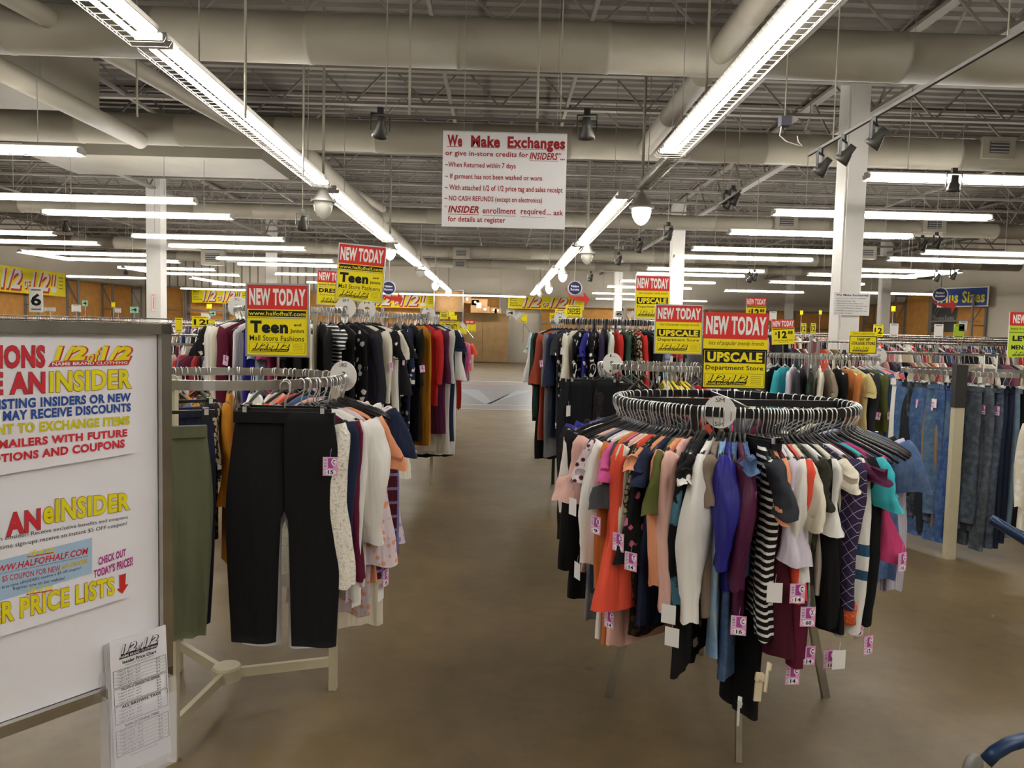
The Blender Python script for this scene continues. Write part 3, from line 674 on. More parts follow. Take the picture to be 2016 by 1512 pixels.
NAMEC = dict(black='141416', white='e9e6df', navy='1f2740', charcoal='33343a', grey='77767a', cream='ded6c2', coral='e8573f', peach='e29a72', pink='e3b5a8', magenta='b23a68', burgundy='5e1730', plum='54203f',
             royal='2c2a86', turquoise='3fb1bb', olive='5f6334', mustard='bb7d22', denim='47618a', teal='2a4f55', rust='a84b34', red='c22c28', lavender='cfc6d2', taupe='8b7b6c', mint='d3dccb', khaki='a39673',
             purple='362a4a', orange='c9793f', blue='7f9fc4', green='2c4a3c', yellow='d8c98a', camo='5a5c47', darkgrey='4a4b4f', indigo='28324e', maroon='4a1624', bubblegum='d7609c', skyblue='a9bfd6', lilac='9c90c8', brown='4b382c', ivory='e4ddcb')
def garment(name, loc, ang, col, pat, hem, sl=None, slen=.5, label='', group=None, wh=.2, w1=.195, th=.024, seed=0, hi=False, strap=False, tags=(), lean=None, r0=.05, uneven=0., sx=1.0, cat=None, top=0., cuff=None, fat=1.):
    c = lin(NAMEC[col] if col in NAMEC else col) + (1,)
    vs, fs = body_mesh(hem, w1, wh, th, seed, hi=hi, strap=strap, uneven=uneven, neck=.105 + top)
    o = link(name, raw(name, vs, fs, FAB[pat]), None, loc, ang); o.color = c
    tag(o, label, cat or name.replace('_', ' '), group)
    if sl:
        for s in (1, -1):
            if s < 0 and not hi: L2 = slen * .97
            else: L2 = slen
            v2, f2 = sleeve_mesh(s, L2, sl, seed + 11 * s, hi, r0, lean=lean, z0=.17 + top)
            if fat != 1.: v2 = [(x, y * fat, z) for x, y, z in v2]
            q = link('sleeve', raw('sleeve', v2, f2, FAB[pat]), o); q.color = c
            if cuff:
                mb = MB(); zc = -(.17 + slen); xc = s * (.185 + .03)
                mb.lathe([(.036, .02), (.044, .0), (.04, -.03), (.042, -.06), (.03, -.062), (.028, 0)], (0, 0, 0), 16); k_ = mb.build('cuff', FAB['knit'], q, (xc, .006, zc), smooth=True); k_.scale = (1, .75, 1); k_.color = lin(cuff) + (1,)
    for tg in tags: hang_tag(o, *tg)
    return o
def trouser_mesh(hem, wt, wk, wb, crotch, th, seed, part, top=.11, flare=0., pleat=.006):
    """half of a pair of trousers: side = -1 / +1"""
    rnd = random.Random(seed + part); ph = rnd.uniform(0, 6); n = 26; M = 26; vs = []; fs = []
    for k in range(n + 1):
        f = k / n; z = top + (hem - top) * f
        if z < crotch: g = (z - top) / (crotch - top); xo = wt + (wk - wt) * math.sin(g * math.pi / 2); xi = 0
        else:
            g = (z - crotch) / (hem - crotch); xi = .012 + (wk * .52 - .012) * g ** .8; xo = wk * (1 - g * .16) + flare * g; 
            if wb: xi = xo - ((wk - .012) * (1 - g) + wb * g)
        cx, hw = (xi + xo) / 2, (xo - xi) / 2; tt = th * (.5 + .5 * min(1, f * 3))
        for j in range(M):
            t_ = 2 * math.pi * j / M; a, b2 = math.cos(t_), math.sin(t_)
            x = cx + hw * (abs(a) ** .7) * (1 if a > 0 else -1)
            y = tt * (abs(b2) ** .7) * (1 if b2 > 0 else -1) + pleat * math.sin(x * (40 if pleat < .01 else 110) + ph) * min(1, f * 3) + .008 * math.sin(f * 6 + ph)
            vs.append((part * x, y, -z))
    for i in range(n):
        for j in range(M): fs.append((i * M + j, (i + 1) * M + j, (i + 1) * M + (j + 1) % M, i * M + (j + 1) % M))
    fs.append(tuple(range(M))); fs.append(tuple(range(n * M, (n + 1) * M)))
    return vs, fs
def trousers(name, loc, ang, col, pat, hem, wt=.185, wk=.205, wb=.09, crotch=.42, th=.02, label='', group=None, seed=0, tags=(), belt=True, cat='trousers', top=.11, flare=0., pleat=.006):
    c = lin(NAMEC[col] if col in NAMEC else col) + (1,)
    va, fa = trouser_mesh(hem, wt, wk, wb, crotch, th, seed, 1, top, flare, pleat); vb, fb = trouser_mesh(hem * .995, wt, wk, wb, crotch, th, seed, -1, top, flare, pleat)
    n = len(va); o = link(name, raw(name, va + vb, fa + [tuple(i + n for i in f) for f in fb], FAB[pat]), None, loc, ang); o.color = c; tag(o, label, cat, group)
    if belt:
        mb = MB(); mb.box((0, 0, -top - .018), (wt * 2 + .006, th + .012, .04)); q = mb.build('waistband', FAB[pat], o); q.color = c
    for tg in tags: hang_tag(o, *tg)
    return o
# ---- hangers
HG = {}
def hanger_meshes():
    hk = MB(); pts = [(-.017, 0, -.034)]
    for i in range(9): t_ = math.pi - math.pi * i / 8; pts.append((.0175 * math.cos(t_), 0, -.0175 + .0175 * math.sin(t_)))
    pts += [(.017, 0, -.04), (.008, 0, -.062), (0, 0, -.075), (0, 0, -.105)]
    hk.tube(pts, .0025, 6); HG['hook'] = hk.mesh('hook', CHROME, True)
    for key, m in (('black', BLACKP), ('white', WHITEP), ('clear', CLEARH)):
        h = MB(); h.tube([(-.205, 0, -.19), (-.17, 0, -.168), (-.1, 0, -.14), (-.03, 0, -.115), (0, 0, -.1), (.03, 0, -.115), (.1, 0, -.14), (.17, 0, -.168), (.205, 0, -.19)], [.006, .0075, .0075, .007, .009, .007, .0075, .0075, .006], 6)
        HG[key] = h.mesh('hanger', m, True)
        h = MB(); h.bar((-.17, 0, -.105), (.17, 0, -.105), .008, .012, m)
        for s in (-.14, .14): h.box((s, 0, -.115), (.02, .028, .045), m); h.box((s, -.016, -.105), (.014, .006, .02), CHROME)
        HG['clip' + key] = h.mesh('hanger', None)
hanger_meshes()
def hook_pts(loc, a):
    ca_, sa = math.cos(a), math.sin(a); pts = [(-.017, -.03)] + [(.0175 * math.cos(math.pi - math.pi * i / 6), -.0175 + .0175 * math.sin(math.pi * i / 6)) for i in range(7)] + [(.015, -.045), (0, -.105), (.1, -.14), (.2, -.185)]
    return [(loc[0] + u * ca_, loc[1] + u * sa, loc[2] + v) for u, v in pts]
def hanger(loc, ang, kind='black', label='', group=None):
    o = link('clip_hanger' if kind[:4] == 'clip' else 'clothes_hanger', HG[kind], None, loc, ang); tag(o, label, 'hanger', group); link('hook', HG['hook'], o); return o
DM = {}
def size_disc(loc, ang, txt, label, r=.062):
    if txt not in DM:
        mb = MB(); n = 28; vs = []; fs = []
        for y in (-.002, .002):
            for rr in (.019, r):
                for i in range(n): t_ = 2 * math.pi * i / n; vs.append((rr * math.cos(t_), y, rr * math.sin(t_)))
        for i in range(n):
            j = (i + 1) % n; fs += [(i, j, n + j, n + i), (2 * n + i, 3 * n + i, 3 * n + j, 2 * n + j), (n + i, n + j, 3 * n + j, 3 * n + i), (i, 2 * n + i, 2 * n + j, j)]
        mb.add(vs, fs)
        it = [T(txt, (.36, .07, .64, .2), '1c1c1c', .0, 0, 0, 3), T(txt, (.36, .81, .64, .93), '1c1c1c', .0, 0, 0, 3)]
        DM[txt] = (mb.mesh('size_divider', WHITEP), print_mb(it, 2 * r, 2 * r, .0026).mesh('print'))
    o = link('size_divider', DM[txt][0], None, loc, ang); tag(o, label, 'size divider'); link('print', DM[txt][1], o); return o

# ---- racks
def round_rack(c, r, z, lab, m=CHROMED, legs='straight', angs=(20, 140, 262), mleg=None, hub=None, band=.036):
    root = empty('round_clothes_rack', (c[0], c[1], 0), 0, lab, 'clothes rack'); mleg = mleg or m
    mb = MB(); n = 72; vs = []; fs = []
    for i in range(n):
        t_ = 2 * math.pi * i / n
        for rr, zz in ((r - .006, -.003), (r + .006, -.003), (r + .006, -.003 - band), (r - .006, -.003 - band)): vs.append((rr * math.cos(t_), rr * math.sin(t_), z + zz))
    for i in range(n):
        for j in range(4): fs.append((i * 4 + j, i * 4 + (j + 1) % 4, ((i + 1) % n) * 4 + (j + 1) % 4, ((i + 1) % n) * 4 + j))
    mb.add(vs, fs); mb.build('ring', m, root)
    for a in angs:
        ca_, sa = math.cos(R(a)), math.sin(R(a))
        if legs == 'straight':
            mb = MB(); mb.bar(((r - .03) * ca_, (r - .03) * sa, 0), ((r - .03) * ca_, (r - .03) * sa, z - .04), .034, .034); l = mb.build('leg', mleg, root)
        else:
            mb = MB(); mb.bar((r * 1.0 * ca_, r * 1.0 * sa, 0), (r * .8 * ca_, r * .8 * sa, .42), .022, .034); l = mb.build('leg', CHROMED, root)
            mb = MB(); mb.bar((r * .81 * ca_, r * .81 * sa, .38), (r * .3 * ca_, r * .3 * sa, z - .05), .03, .044); mb.build('leg_sleeve', BLACKM, l)
            mb = MB(); mb.bar((r * .98 * ca_, r * .98 * sa, z - .022), (0, 0, z - .022), .012, .03); mb.build('spoke', m, root)
        if hub:
            mb = MB(); mb.bar((0, 0, .13), ((r - .04) * ca_, (r - .04) * sa, .13), .022, .04); mb.build('brace', mleg, root)
    if hub: mb = MB(); mb.lathe([(0, .165), (.055, .165), (.06, .155), (.06, .105), (.04, .1), (0, .1)], n=24); mb.build('hub', mleg, root)
    return root
def near_angle(c, rho, px, z=1.1, lo=-178, hi=-2):
    best = (1e9, 0); a = lo
    while a <= hi:
        x, y = proj(c[0] + rho * math.cos(R(a)), c[1] + rho * math.sin(R(a)), z); e = abs(x - px)
        if e < best[0] - .01: best = (e, a)
        a += .25
    return best[1]
def z_at(c, rho, a, py):
    """height whose image row is py, above the point at radius rho, angle a"""
    x, y = c[0] + rho * math.cos(R(a)), c[1] + rho * math.sin(R(a))
    y0 = proj(x, y, 0)[1]; y1 = proj(x, y, 1)[1]; y2 = proj(x, y, 2)[1]; lo, hi = 0., 2.6
    for _ in range(30):
        m_ = (lo + hi) / 2
        if proj(x, y, m_)[1] > py: lo = m_
        else: hi = m_
    return lo
LABS = set()
def uniq(*c):
    for x in c:
        if len(x.split()) <= 16 and x not in LABS: LABS.add(x); return x
    x = [y for y in c if len(y.split()) <= 16] or [' '.join(c[-1].split()[:16])]; return x[-1]
def dress_rack(c, r, z, items, place, hgroup, hi=False, rho=.76, hcol='black', nh=None, hang_from=0, hang_to=360, seed0=0, hlab=None, xh=0):
    """hang a list of items (dicts) on a ring; labels are completed with their neighbours"""
    items.sort(key=lambda d: d['a']); used = []; hooks = MB()
    for k, d in enumerate(items):
        a = d['a']; loc = (c[0] + r * math.cos(R(a)), c[1] + r * math.sin(R(a)), z); used.append(a % 360)
        if d.get('lab'): lab = d['lab']
        else:
            l_ = items[k - 1]['s'] if k else None; r_ = items[k + 1]['s'] if k + 1 < len(items) else None
            o_ = ' on ' + place; l2 = items[k - 2]['s'] if k > 1 else 'end'; r2 = items[k + 2]['s'] if k + 2 < len(items) else 'end'
            lab = uniq(*([d['d'] + ' between %s and %s' % (l_, r_) + o_] if l_ and r_ else []), d['d'] + ' beside %s' % (l_ or r_) + o_, d['d'] + ' beside %s' % (r_ or l_) + o_, d['s'] + ' between %s and %s' % (l_, r_) + o_, d['s'] + ' two along from %s' % l2 + o_, d['s'] + ' two before %s' % r2 + o_)
        nb = items[k - 1]['s'] if k else items[1]['s']; nb2 = items[k + 1]['s'] if k + 1 < len(items) else items[k - 2]['s']
        hl = lambda w_: uniq('%s holding %s on %s' % (w_, d['s'], place), '%s holding %s beside %s on %s' % (w_, d['s'], nb, place), '%s holding %s beside %s on %s' % (w_, d['s'], nb2, place))
        hem = d['hem'] if 'hem' in d else z - z_at(c, rho, a, d['hy'])
        jit = R(random.uniform(-5, 5)); sd = seed0 + k * 7
        if 'abs' in d: jit = 0; d['turn'] = d['abs'] - R(a)
        if d.get('tr'):
            trousers(d['n'], loc, R(a) + d.get('turn', 0) + jit, d['c'], d.get('p', 'plain'), hem, wt=d.get('wt', .15), wk=d.get('wk', .165), wb=d.get('wb', .1), label=lab, seed=sd, tags=d.get('tags', ()), th=.02, cat='trousers' if d['n'] != 'jeans' else 'jeans')
            hanger(loc, R(a) + d.get('turn', 0) + jit, 'clip' + d.get('h', hcol), hl('%s clip hanger' % d.get('h', hcol)), None); continue
        slen = None
        if d.get('sl'): slen = d['len'] if 'len' in d else z - .17 - z_at(c, rho, a, d['sy'])
        garment(d['n'], loc, R(a) + jit, d['c'], d.get('p', 'plain'), max(.35, hem), d.get('sl'), slen or .4, lab, None, d.get('wh', .2), th=d.get('th', .022), seed=sd, hi=hi, strap=d.get('strap', False), tags=d.get('tags', ()), lean=d.get('lean'), r0=d.get('r0', .05), cuff=d.get('cuff'), fat=d.get('fat', 1.))
        if nh != 0: hanger(loc, R(a) + jit, d.get('h', hcol), hl('%s hanger' % d.get('h', hcol)), None)
        else: hooks.tube(hook_pts(loc, R(a)), .002, 4)
    for i in range(xh):
        a = R(hang_from + (hang_to - hang_from) * (i + random.random() * .7) / xh); hooks.tube(hook_pts((c[0] + r * math.cos(a), c[1] + r * math.sin(a), z), a + random.uniform(-.1, .1))[:10], .0024, 4)
    if hooks.v: tag(hooks.build('hanger_hooks', CHROME), 'row of chrome hanger hooks on ' + place, 'hangers', None, 'stuff')
    if nh:
        for i in range(nh):
            a = hang_from + (hang_to - hang_from) * i / nh
            if min([min(abs(a - u) % 360, 360 - abs(a - u) % 360) for u in used] + [99]) < (hang_to - hang_from) / nh * .55: continue
            hanger((c[0] + r * math.cos(R(a)), c[1] + r * math.sin(R(a)), z), R(a + random.uniform(-9, 9)), hcol, 'empty ' + (hlab or hgroup), hgroup)

# ================================================================ NEAR RIGHT ROUND RACK
C1, R1R, Z1 = (1.02, 3.34), .50, 1.365
round_rack(C1, R1R, Z1, 'black round clothes rack nearest the camera on the right, with chrome splayed feet', BLACKM, 'splay', (262, 5, 178, 85))
P1 = 'near right rack'
F9 = R(90)
def tg(letter='C', price='16', z=-.5, x=.30, y=.0, roll=0., f=F9): return (x, y, z, letter, price, f, .052, .068, roll)
L1 = [  # px, colour, pattern, sleeve, sleeve end y, hem y, name, description, short name, extras
 (1088, 'white', 'plain', 'long', 1010, 1150, 'blouse', 'white long-sleeved blouse', 'white blouse', {}),
 (1098, 'black', 'plain', 'long', 1120, 1180, 'cardigan', 'long black open cardigan', 'black cardigan', {}),
 (1124, 'pink', 'plain', 'ruffle', 985, 1130, 'blouse', 'pale pink blouse with ruffled sleeves', 'pink ruffled blouse', dict(r0=.06)),
 (1140, 'navy', 'plain', 'long', 1000, 1170, 'top', 'navy long-sleeved top', 'navy top', dict(tags=(tg('', '', -.42),))),
 (1150, 'maroon', 'paisley', 'tee', 950, 1130, 't_shirt', 'red and white patterned tee', 'patterned tee', {}),
 (1158, 'white', 'plain', 'puff', 1110, 1265, 'blouse', 'long white puff-sleeved blouse', 'white puff blouse', dict(r0=.058)),
 (1168, 'orange', 'plain', 'long', 1160, 1275, 'cardigan', 'mustard orange long cardigan', 'orange cardigan', {}),
 (1180, 'bubblegum', 'plain', 'tee', 945, 1100, 't_shirt', 'bright pink tee', 'bright pink tee', {}),
 (1188, 'darkgrey', 'plain', 'ruffle', 1000, 1120, 'blouse', 'charcoal ruffle-sleeved blouse', 'charcoal blouse', dict(tags=(tg('B', '9', -.46),))),
 (1203, 'cream', 'plain', 'long', 1090, 1200, 'blouse', 'cream long-sleeved blouse', 'cream blouse', {}),
 (1214, 'coral', 'plain', 'bell', 1195, 1205, 'dress', 'bright orange-red bell-sleeved tunic', 'orange-red tunic', dict(wh=.25, r0=.062, lean=.06)),
 (1226, 'khaki', 'lace', 'long', 1010, 1130, 'blouse', 'olive lace blouse', 'olive lace blouse', {}),
 (1240, 'black', 'redfloral', 'bell', 1110, 1190, 'blouse', 'black blouse with pink flowers', 'pink-flowered blouse', dict(r0=.055, tags=(tg('D', '22', -.5),))),
 (1250, 'peach', 'plain', 'tee', 925, 1120, 't_shirt', 'salmon short-sleeved tee', 'salmon tee', {}),
 (1262, 'navy', 'plain', 'tee', 955, 1240, 'dress', 'long navy short-sleeved dress', 'navy dress', dict(wh=.24, tags=(tg('T', '14', -.56),))),
 (1276, 'olive', 'plain', 'tee', 1010, 1150, 't_shirt', 'olive green tee', 'olive tee', dict(r0=.055)),
 (1289, 'peach', 'plain', 'long', 1155, 1160, 'sweater', 'apricot long-sleeved sweater', 'apricot sweater', {}),
 (1305, 'pink', 'plain', 'long', 1205, 1185, 'sweater', 'blush pink sweatshirt', 'blush sweatshirt', dict(r0=.058)),
 (1328, 'black', 'teal', 'long', 1195, 1230, 'blouse', 'black blouse with teal embroidered sleeve', 'embroidered blouse', dict(r0=.056, tags=(tg('', '', -.72),))),
 (1344, 'black', 'floral', 'tee', 950, 1320, 'dress', 'black dress with white flower print', 'flowered dress', {}),
 (1352, 'black', 'plain', 'long', 1130, 1230, 'blouse', 'plain black long-sleeved blouse', 'black blouse', dict(tags=(tg('', '', -.8),))),
 (1376, 'white', 'satin', 'puff', 1225, 1200, 'blouse', 'white satin blouse with full sleeve and cuff', 'white satin blouse', dict(r0=.062)),
 (1398, 'taupe', 'plain', 'long', 1000, 1230, 'blouse', 'taupe thin blouse', 'taupe blouse', {}),
 (1408, 'blue', 'tiedye', None, 0, 1310, 'dress', 'blue tie-dyed sleeveless dress', 'tie-dyed dress', {}),
 (1433, 'royal', 'satin', 'puff', 1125, 1180, 'blouse', 'royal blue blouse with tied sleeve', 'royal blue blouse', dict(r0=.06, wh=.18)),
 (1446, 'denim', 'denim', None, 0, 1370, 'dress', 'long faded denim dress', 'denim dress', dict(wh=.15)),
 (1462, 'plum', 'satin', 'puff', 1165, 1230, 'blouse', 'plum satin blouse with full sleeve', 'plum satin blouse', dict(r0=.056, tags=(tg('C', '16', -.73, .28),))),
 (1476, 'denim', 'denim', 'tee', 930, 1150, 'shirt', 'short blue denim shirt', 'denim shirt', dict(tags=(tg('C', '15', -.30, .25),))),
 (1496, 'black', 'plain', 'n', 0, 1462, 'trousers', 'longest black trousers hanging at the front', 'long black trousers', dict(tags=(tg('D', '22', -.29, .2),))),
 (1520, 'black', 'stripe', 'long', 1265, 1240, 'shirt', 'black and white striped shirt', 'striped shirt', dict(r0=.06, tags=(tg('', '', -.6),))),
 (1536, 'charcoal', 'plain', 'tee', 1015, 1130, 't_shirt', 'charcoal tee with wide sleeve', 'charcoal tee', dict(r0=.07)),
 (1552, 'peach', 'plain', 'tee', 1025, 1130, 't_shirt', 'orange marl tee', 'orange tee', {}),
 (1570, 'lavender', 'plain', 'bell', 1110, 1170, 'blouse', 'pale lilac bell-sleeved blouse', 'lilac blouse', dict(r0=.052, tags=(tg('C', '14', -.6),))),
 (1580, 'white', 'floral', 'puff', 1150, 1180, 'blouse', 'white blouse with blue flower print', 'blue-flowered blouse', {}),
 (1598, 'coral', 'plain', 'long', 1190, 1170, 'sweater', 'coral red long-sleeved sweater', 'coral sweater', dict(r0=.062, tags=(tg('X', '60', -.68),))),
 (1616, 'cream', 'plain', 'tee', 1040, 1200, 't_shirt', 'cream tee', 'cream tee', dict(r0=.055)),
 (1630, 'camo', 'camo', 'tee', 1000, 1220, 't_shirt', 'green camouflage tee', 'camouflage tee', dict(r0=.055, tags=(tg('C', '14', -.86, .2),))),
 (1645, 'white', 'satin', 'bell', 1050, 1180, 'blouse', 'sheer white wide-sleeved blouse', 'sheer white blouse', dict(r0=.055)),
 (1662, 'black', 'plain', 'long', 1240, 1250, 'dress', 'long black dress', 'black dress', {}),
 (1676, 'cream', 'plain', 'tee', 965, 1150, 't_shirt', 'nude beige tee', 'beige tee', {}),
 (1692, 'purple', 'grid', 'long', 1200, 1190, 'sweater', 'dark purple sweater with white crossed lines', 'purple sweater', dict(r0=.062, cuff='e8602c')),
 (1708, 'white', 'cuff', 'long', 1250, 1265, 'sweater', 'white sweater with two blue bands on the sleeve', 'white banded sweater', dict(r0=.056)),
 (1718, 'plum', 'plain', 'tee', 950, 1150, 't_shirt', 'plum tee', 'plum tee', {}),
 (1732, 'black', 'plain', 'long', 1235, 1240, 'dress', 'black long-sleeved dress', 'long-sleeved black dress', dict(tags=(tg('C', '12', -.83, .24), tg('C', '9', -.78, .2)))),
 (1750, 'turquoise', 'plain', 'tee', 1000, 1160, 't_shirt', 'turquoise tee', 'turquoise tee', dict(r0=.06)),
 (1132, 'grey', 'plain', None, 0, 1225, 'dress', 'grey slip dress', 'grey slip', dict(tags=(tg('', '', -.7, .24),))),
 (1194, 'pink', 'plain', None, 0, 1278, 'dress', 'dusty pink long dress', 'dusty pink dress', dict(wh=.23, tags=(tg('C', '14', -.84, .22),))),
 (1234, 'brown', 'leopard', None, 0, 1262, 'dress', 'brown spotted long dress', 'spotted dress', {}),
 (1560, 'maroon', 'plain', None, 0, 1300, 'dress', 'burgundy dress with ruffled hem', 'burgundy ruffled dress', dict(wh=.27, th=.04)),
 (1590, 'burgundy', 'plain', None, 0, 1312, 'dress', 'dark red long dress', 'dark red dress', dict(wh=.26, th=.04, tags=(tg('C', '14', -.93, .2),))),
 (1607, 'grey', 'tiedye', None, 0, 1240, 'dress', 'grey patterned dress', 'grey patterned dress', {}),
 (1685, 'black', 'plain', None, 0, 1255, 'dress', 'black sleeveless long dress', 'black sleeveless dress', dict(wh=.25, tags=(tg('C', '16', -.88, .2), tg('', '', -.86, .25)))),
 (1340, 'black', 'plain', None, 0, 1335, 'dress', 'long black sleeveless dress', 'long black slip', dict(wh=.25)),
 (1762, 'magenta', 'plain', 'bell', 1105, 1160, 'blouse', 'magenta flared-sleeve blouse', 'magenta blouse', dict(r0=.048, tags=(tg('C', '16', -.52),))),
]
its = []
for (px, c, p, s, sy, hy, n, d, sh, ex) in L1:
    a = near_angle(C1, .765, px); e = dict(a=a, c=c, p=p, n=n, d=d, s=sh, hy=hy, **ex)
    if s == 'n': e.update(tr=1, wt=.12, wk=.13, wb=.12, abs=R(-66))
    elif s: e.update(sl=s, sy=sy)
    its.append(e)
# side and far garments, seen between and over the near ones
for a, c, p, s, ln, hem, n, d, sh in ((-13, 'denim', 'denim', 'tee', .2, .75, 'shirt', 'blue denim shirt', 'denim shirt'), (-7, 'lavender', 'pinstripe', 'long', .64, .82, 'shirt', 'white and grey pinstriped shirt', 'pinstriped shirt'),
        (0, 'black', 'plain', 'tee', .24, .8, 't_shirt', 'black tee', 'black tee'), (9, 'black', 'floral', 'long', .5, .85, 'blouse', 'black blouse with white print', 'printed blouse'), (20, 'cream', 'plain', 'long', .6, .8, 'sweater', 'cream sweater', 'cream sweater'),
        (44, 'black', 'plain', 'long', .5, .9, 'dress', 'black dress', 'black dress'), (54, 'burgundy', 'plain', 'long', .5, .95, 'dress', 'burgundy dress', 'burgundy dress'), (63, 'grey', 'plain', None, 0, .9, 'dress', 'grey dress', 'grey dress'),
        (72, 'magenta', 'plain', 'tee', .2, .7, 't_shirt', 'magenta tee', 'magenta tee'), (82, 'black', 'plain', 'long', .5, .85, 'blouse', 'black blouse', 'black blouse'), (93, 'coral', 'plain', 'tee', .2, .7, 't_shirt', 'coral tee', 'coral tee'),
        (103, 'maroon', 'plain', None, 0, .9, 'dress', 'maroon dress', 'maroon dress'), (113, 'black', 'plain', 'long', .5, .9, 'dress', 'black dress', 'black dress'), (124, 'navy', 'plain', 'tee', .2, .9, 'dress', 'navy dress', 'navy dress'),
        (135, 'charcoal', 'plain', 'long', .5, .8, 'blouse', 'charcoal blouse', 'charcoal blouse'), (146, 'black', 'plain', 'long', .5, .8, 'blouse', 'black blouse', 'black blouse'), (156, 'royal', 'plaid', 'long', .5, .8, 'shirt', 'blue plaid shirt', 'blue plaid shirt'),
        (165, 'royal', 'plaid', 'long', .45, .7, 'shirt', 'royal blue plaid shirt', 'royal plaid shirt'), (174, 'black', 'leopard', 'long', .5, .75, 'blouse', 'dark animal-print blouse', 'animal-print blouse')):
    e = dict(a=a - 360 if a > 90 else a, c=c, p=p, n=n, d=d, s=sh, hem=hem)
    if s: e.update(sl=s, len=ln)
    its.append(e)
dress_rack(C1, R1R, Z1, its, P1, 'black plastic hanger with chrome hook on the near right rack', hi=True, nh=76)
size_disc((C1[0] + R1R * math.cos(R(-112)), C1[1] + R1R * math.sin(R(-112)), Z1 - .02), R(-112 + 90 - 14), 'SM', 'white round SM size divider at the front of the near right rack')
size_disc((C1[0] + R1R * math.cos(R(112)), C1[1] + R1R * math.sin(R(112)), Z1 - .02), R(112 - 90 + 60), 'SM', 'white size divider on the far side of the near right rack')
# burgundy ruffled hem and cream anti-theft tags at the front of the rack
def alarm_tag(p, rz, roll, lab, c='d9cba8'):
    mb = MB(); mb.box((0, 0, 0), (.024, .008, .1)); mb.box((0, -.004, .035), (.03, .012, .024)); mb.lathe([(0, -.016), (.006, -.014), (.01, -.004)], (0, -.004, .035), 10)
    o = mb.build('alarm_tag', mat('tag plastic ' + c, c, .35), None, p, rz); o.rotation_euler = (0, roll, rz); tag(o, lab, 'security tag')
alarm_tag(at_y(1493, 1352, 2.55), 0, R(3), 'cream plastic security tag low on the longest black trousers')
alarm_tag(at_y(1510, 1333, 2.58), R(60), R(25), 'second cream security tag, turned edge-on beside the first')
alarm_tag(at_y(1454, 1400, 2.58), R(70), R(-8), 'white security tag low on the black garment', 'dcdcda')

# ================================================================ NEAR LEFT ROUND RACK
C2, Z2 = (-1.15, 3.25), 1.43
round_rack(C2, .48, Z2, 'three-legged round clothes rack with chrome rail, beige legs, behind the white board', CHROMED, 'straight', (18, 138, 265), BEIGE, hub=True)
P2 = 'near left rack'
its = []
for (px, c, p, s, sy, hy, n, d, sh, ex) in [
 (688, 'f2ecdd', 'knit', 'long', 1160, 1165, 'sweater', 'cream open crochet cardigan', 'crochet cardigan', dict(r0=.07, wh=.2, fat=1.25)),
 (706, 'navy', 'plain', 'long', 1130, 1120, 'sweater', 'navy long-sleeved sweater', 'navy sweater', {}),
 (724, 'burgundy', 'plain', 'long', 1145, 1140, 'sweater', 'burgundy long-sleeved sweater', 'burgundy sweater', dict(tags=(tg('B', '8', -.82, .2),))),
 (732, 'white', 'plain', 'long', 1180, 1190, 'blouse', 'thin white blouse', 'thin white blouse', dict(tags=(tg('', '', -.84, .22),))),
 (752, 'white', 'satin', 'puff', 1070, 1160, 'sweater', 'white sweatshirt with full sleeve', 'white sweatshirt', dict(r0=.068)),
 (768, 'peach', 'paisley', 'bell', 1110, 1215, 'blouse', 'multicoloured patterned blouse with ruffled cuff', 'patterned blouse', dict(tags=(tg('', '', -.86, .24), tg('C', '8', -.8, .26)))),
 (778, 'peach', 'plain', 'tee', 925, 1150, 't_shirt', 'peach tee', 'peach tee', dict(r0=.036)),
 (790, 'cream', 'plain', 'tee', 940, 1220, 'dress', 'cream slip dress', 'cream dress', {}),
 (797, 'maroon', 'plaid', 'long', 1090, 1140, 'shirt', 'red plaid shirt', 'red plaid shirt', {})]:
    e = dict(a=near_angle(C2, .75, px, lo=-90, hi=25), c=c, p=p, n=n, d=d, s=sh, hy=hy, **ex)
    if s: e.update(sl=s, sy=sy)
    its.append(e)
for a, c, p, s, ln, hem, n, d, sh in ((12, 'navy', 'plain', 'tee', .2, .7, 't_shirt', 'black short-sleeved tee', 'black tee'), (22, 'lilac', 'paisley', 'bell', .62, .85, 'blouse', 'purple paisley blouse with flared sleeve', 'paisley blouse'),
        (33, 'white', 'plain', 'long', .5, .8, 'blouse', 'white blouse', 'white blouse'), (45, 'pink', 'plain', 'long', .5, .8, 'blouse', 'pink blouse', 'pink blouse'), (58, 'denim', 'plain', 'tee', .2, .7, 't_shirt', 'blue tee', 'blue tee'), (70, 'coral', 'plain', 'tee', .2, .7, 't_shirt', 'coral tee', 'coral tee'),
        (82, 'cream', 'plain', 'long', .5, .7, 'sweater', 'cream sweater', 'cream sweater'), (95, 'white', 'plain', 'long', .5, .75, 'blouse', 'white blouse', 'white blouse'), (108, 'mustard', 'plain', 'bell', .45, .9, 'dress', 'long mustard dress with tied front', 'tied mustard dress'),
        (120, 'khaki', 'leopard', 'tee', .25, .8, 'dress', 'leopard-print dress', 'leopard-print dress'), (134, 'mustard', 'plain', 'bell', .45, .8, 'dress', 'mustard yellow dress', 'mustard dress'), (148, 'denim', 'plain', 'tee', .2, .6, 't_shirt', 'blue tee', 'blue tee'),
        (160, 'khaki', 'leopard', 'long', .5, .8, 'blouse', 'leopard-print blouse', 'leopard-print blouse'), (172, 'mustard', 'plain', 'bell', .5, .95, 'dress', 'long mustard yellow dress', 'long mustard dress'), (184, 'mustard', 'plain', 'tee', .2, 1.0, 'dress', 'gathered mustard dress', 'gathered mustard dress')):
    e = dict(a=a, c=c, p=p, n=n, d=d, s=sh, hem=hem)
    if s: e.update(sl=s, len=ln)
    its.append(e)
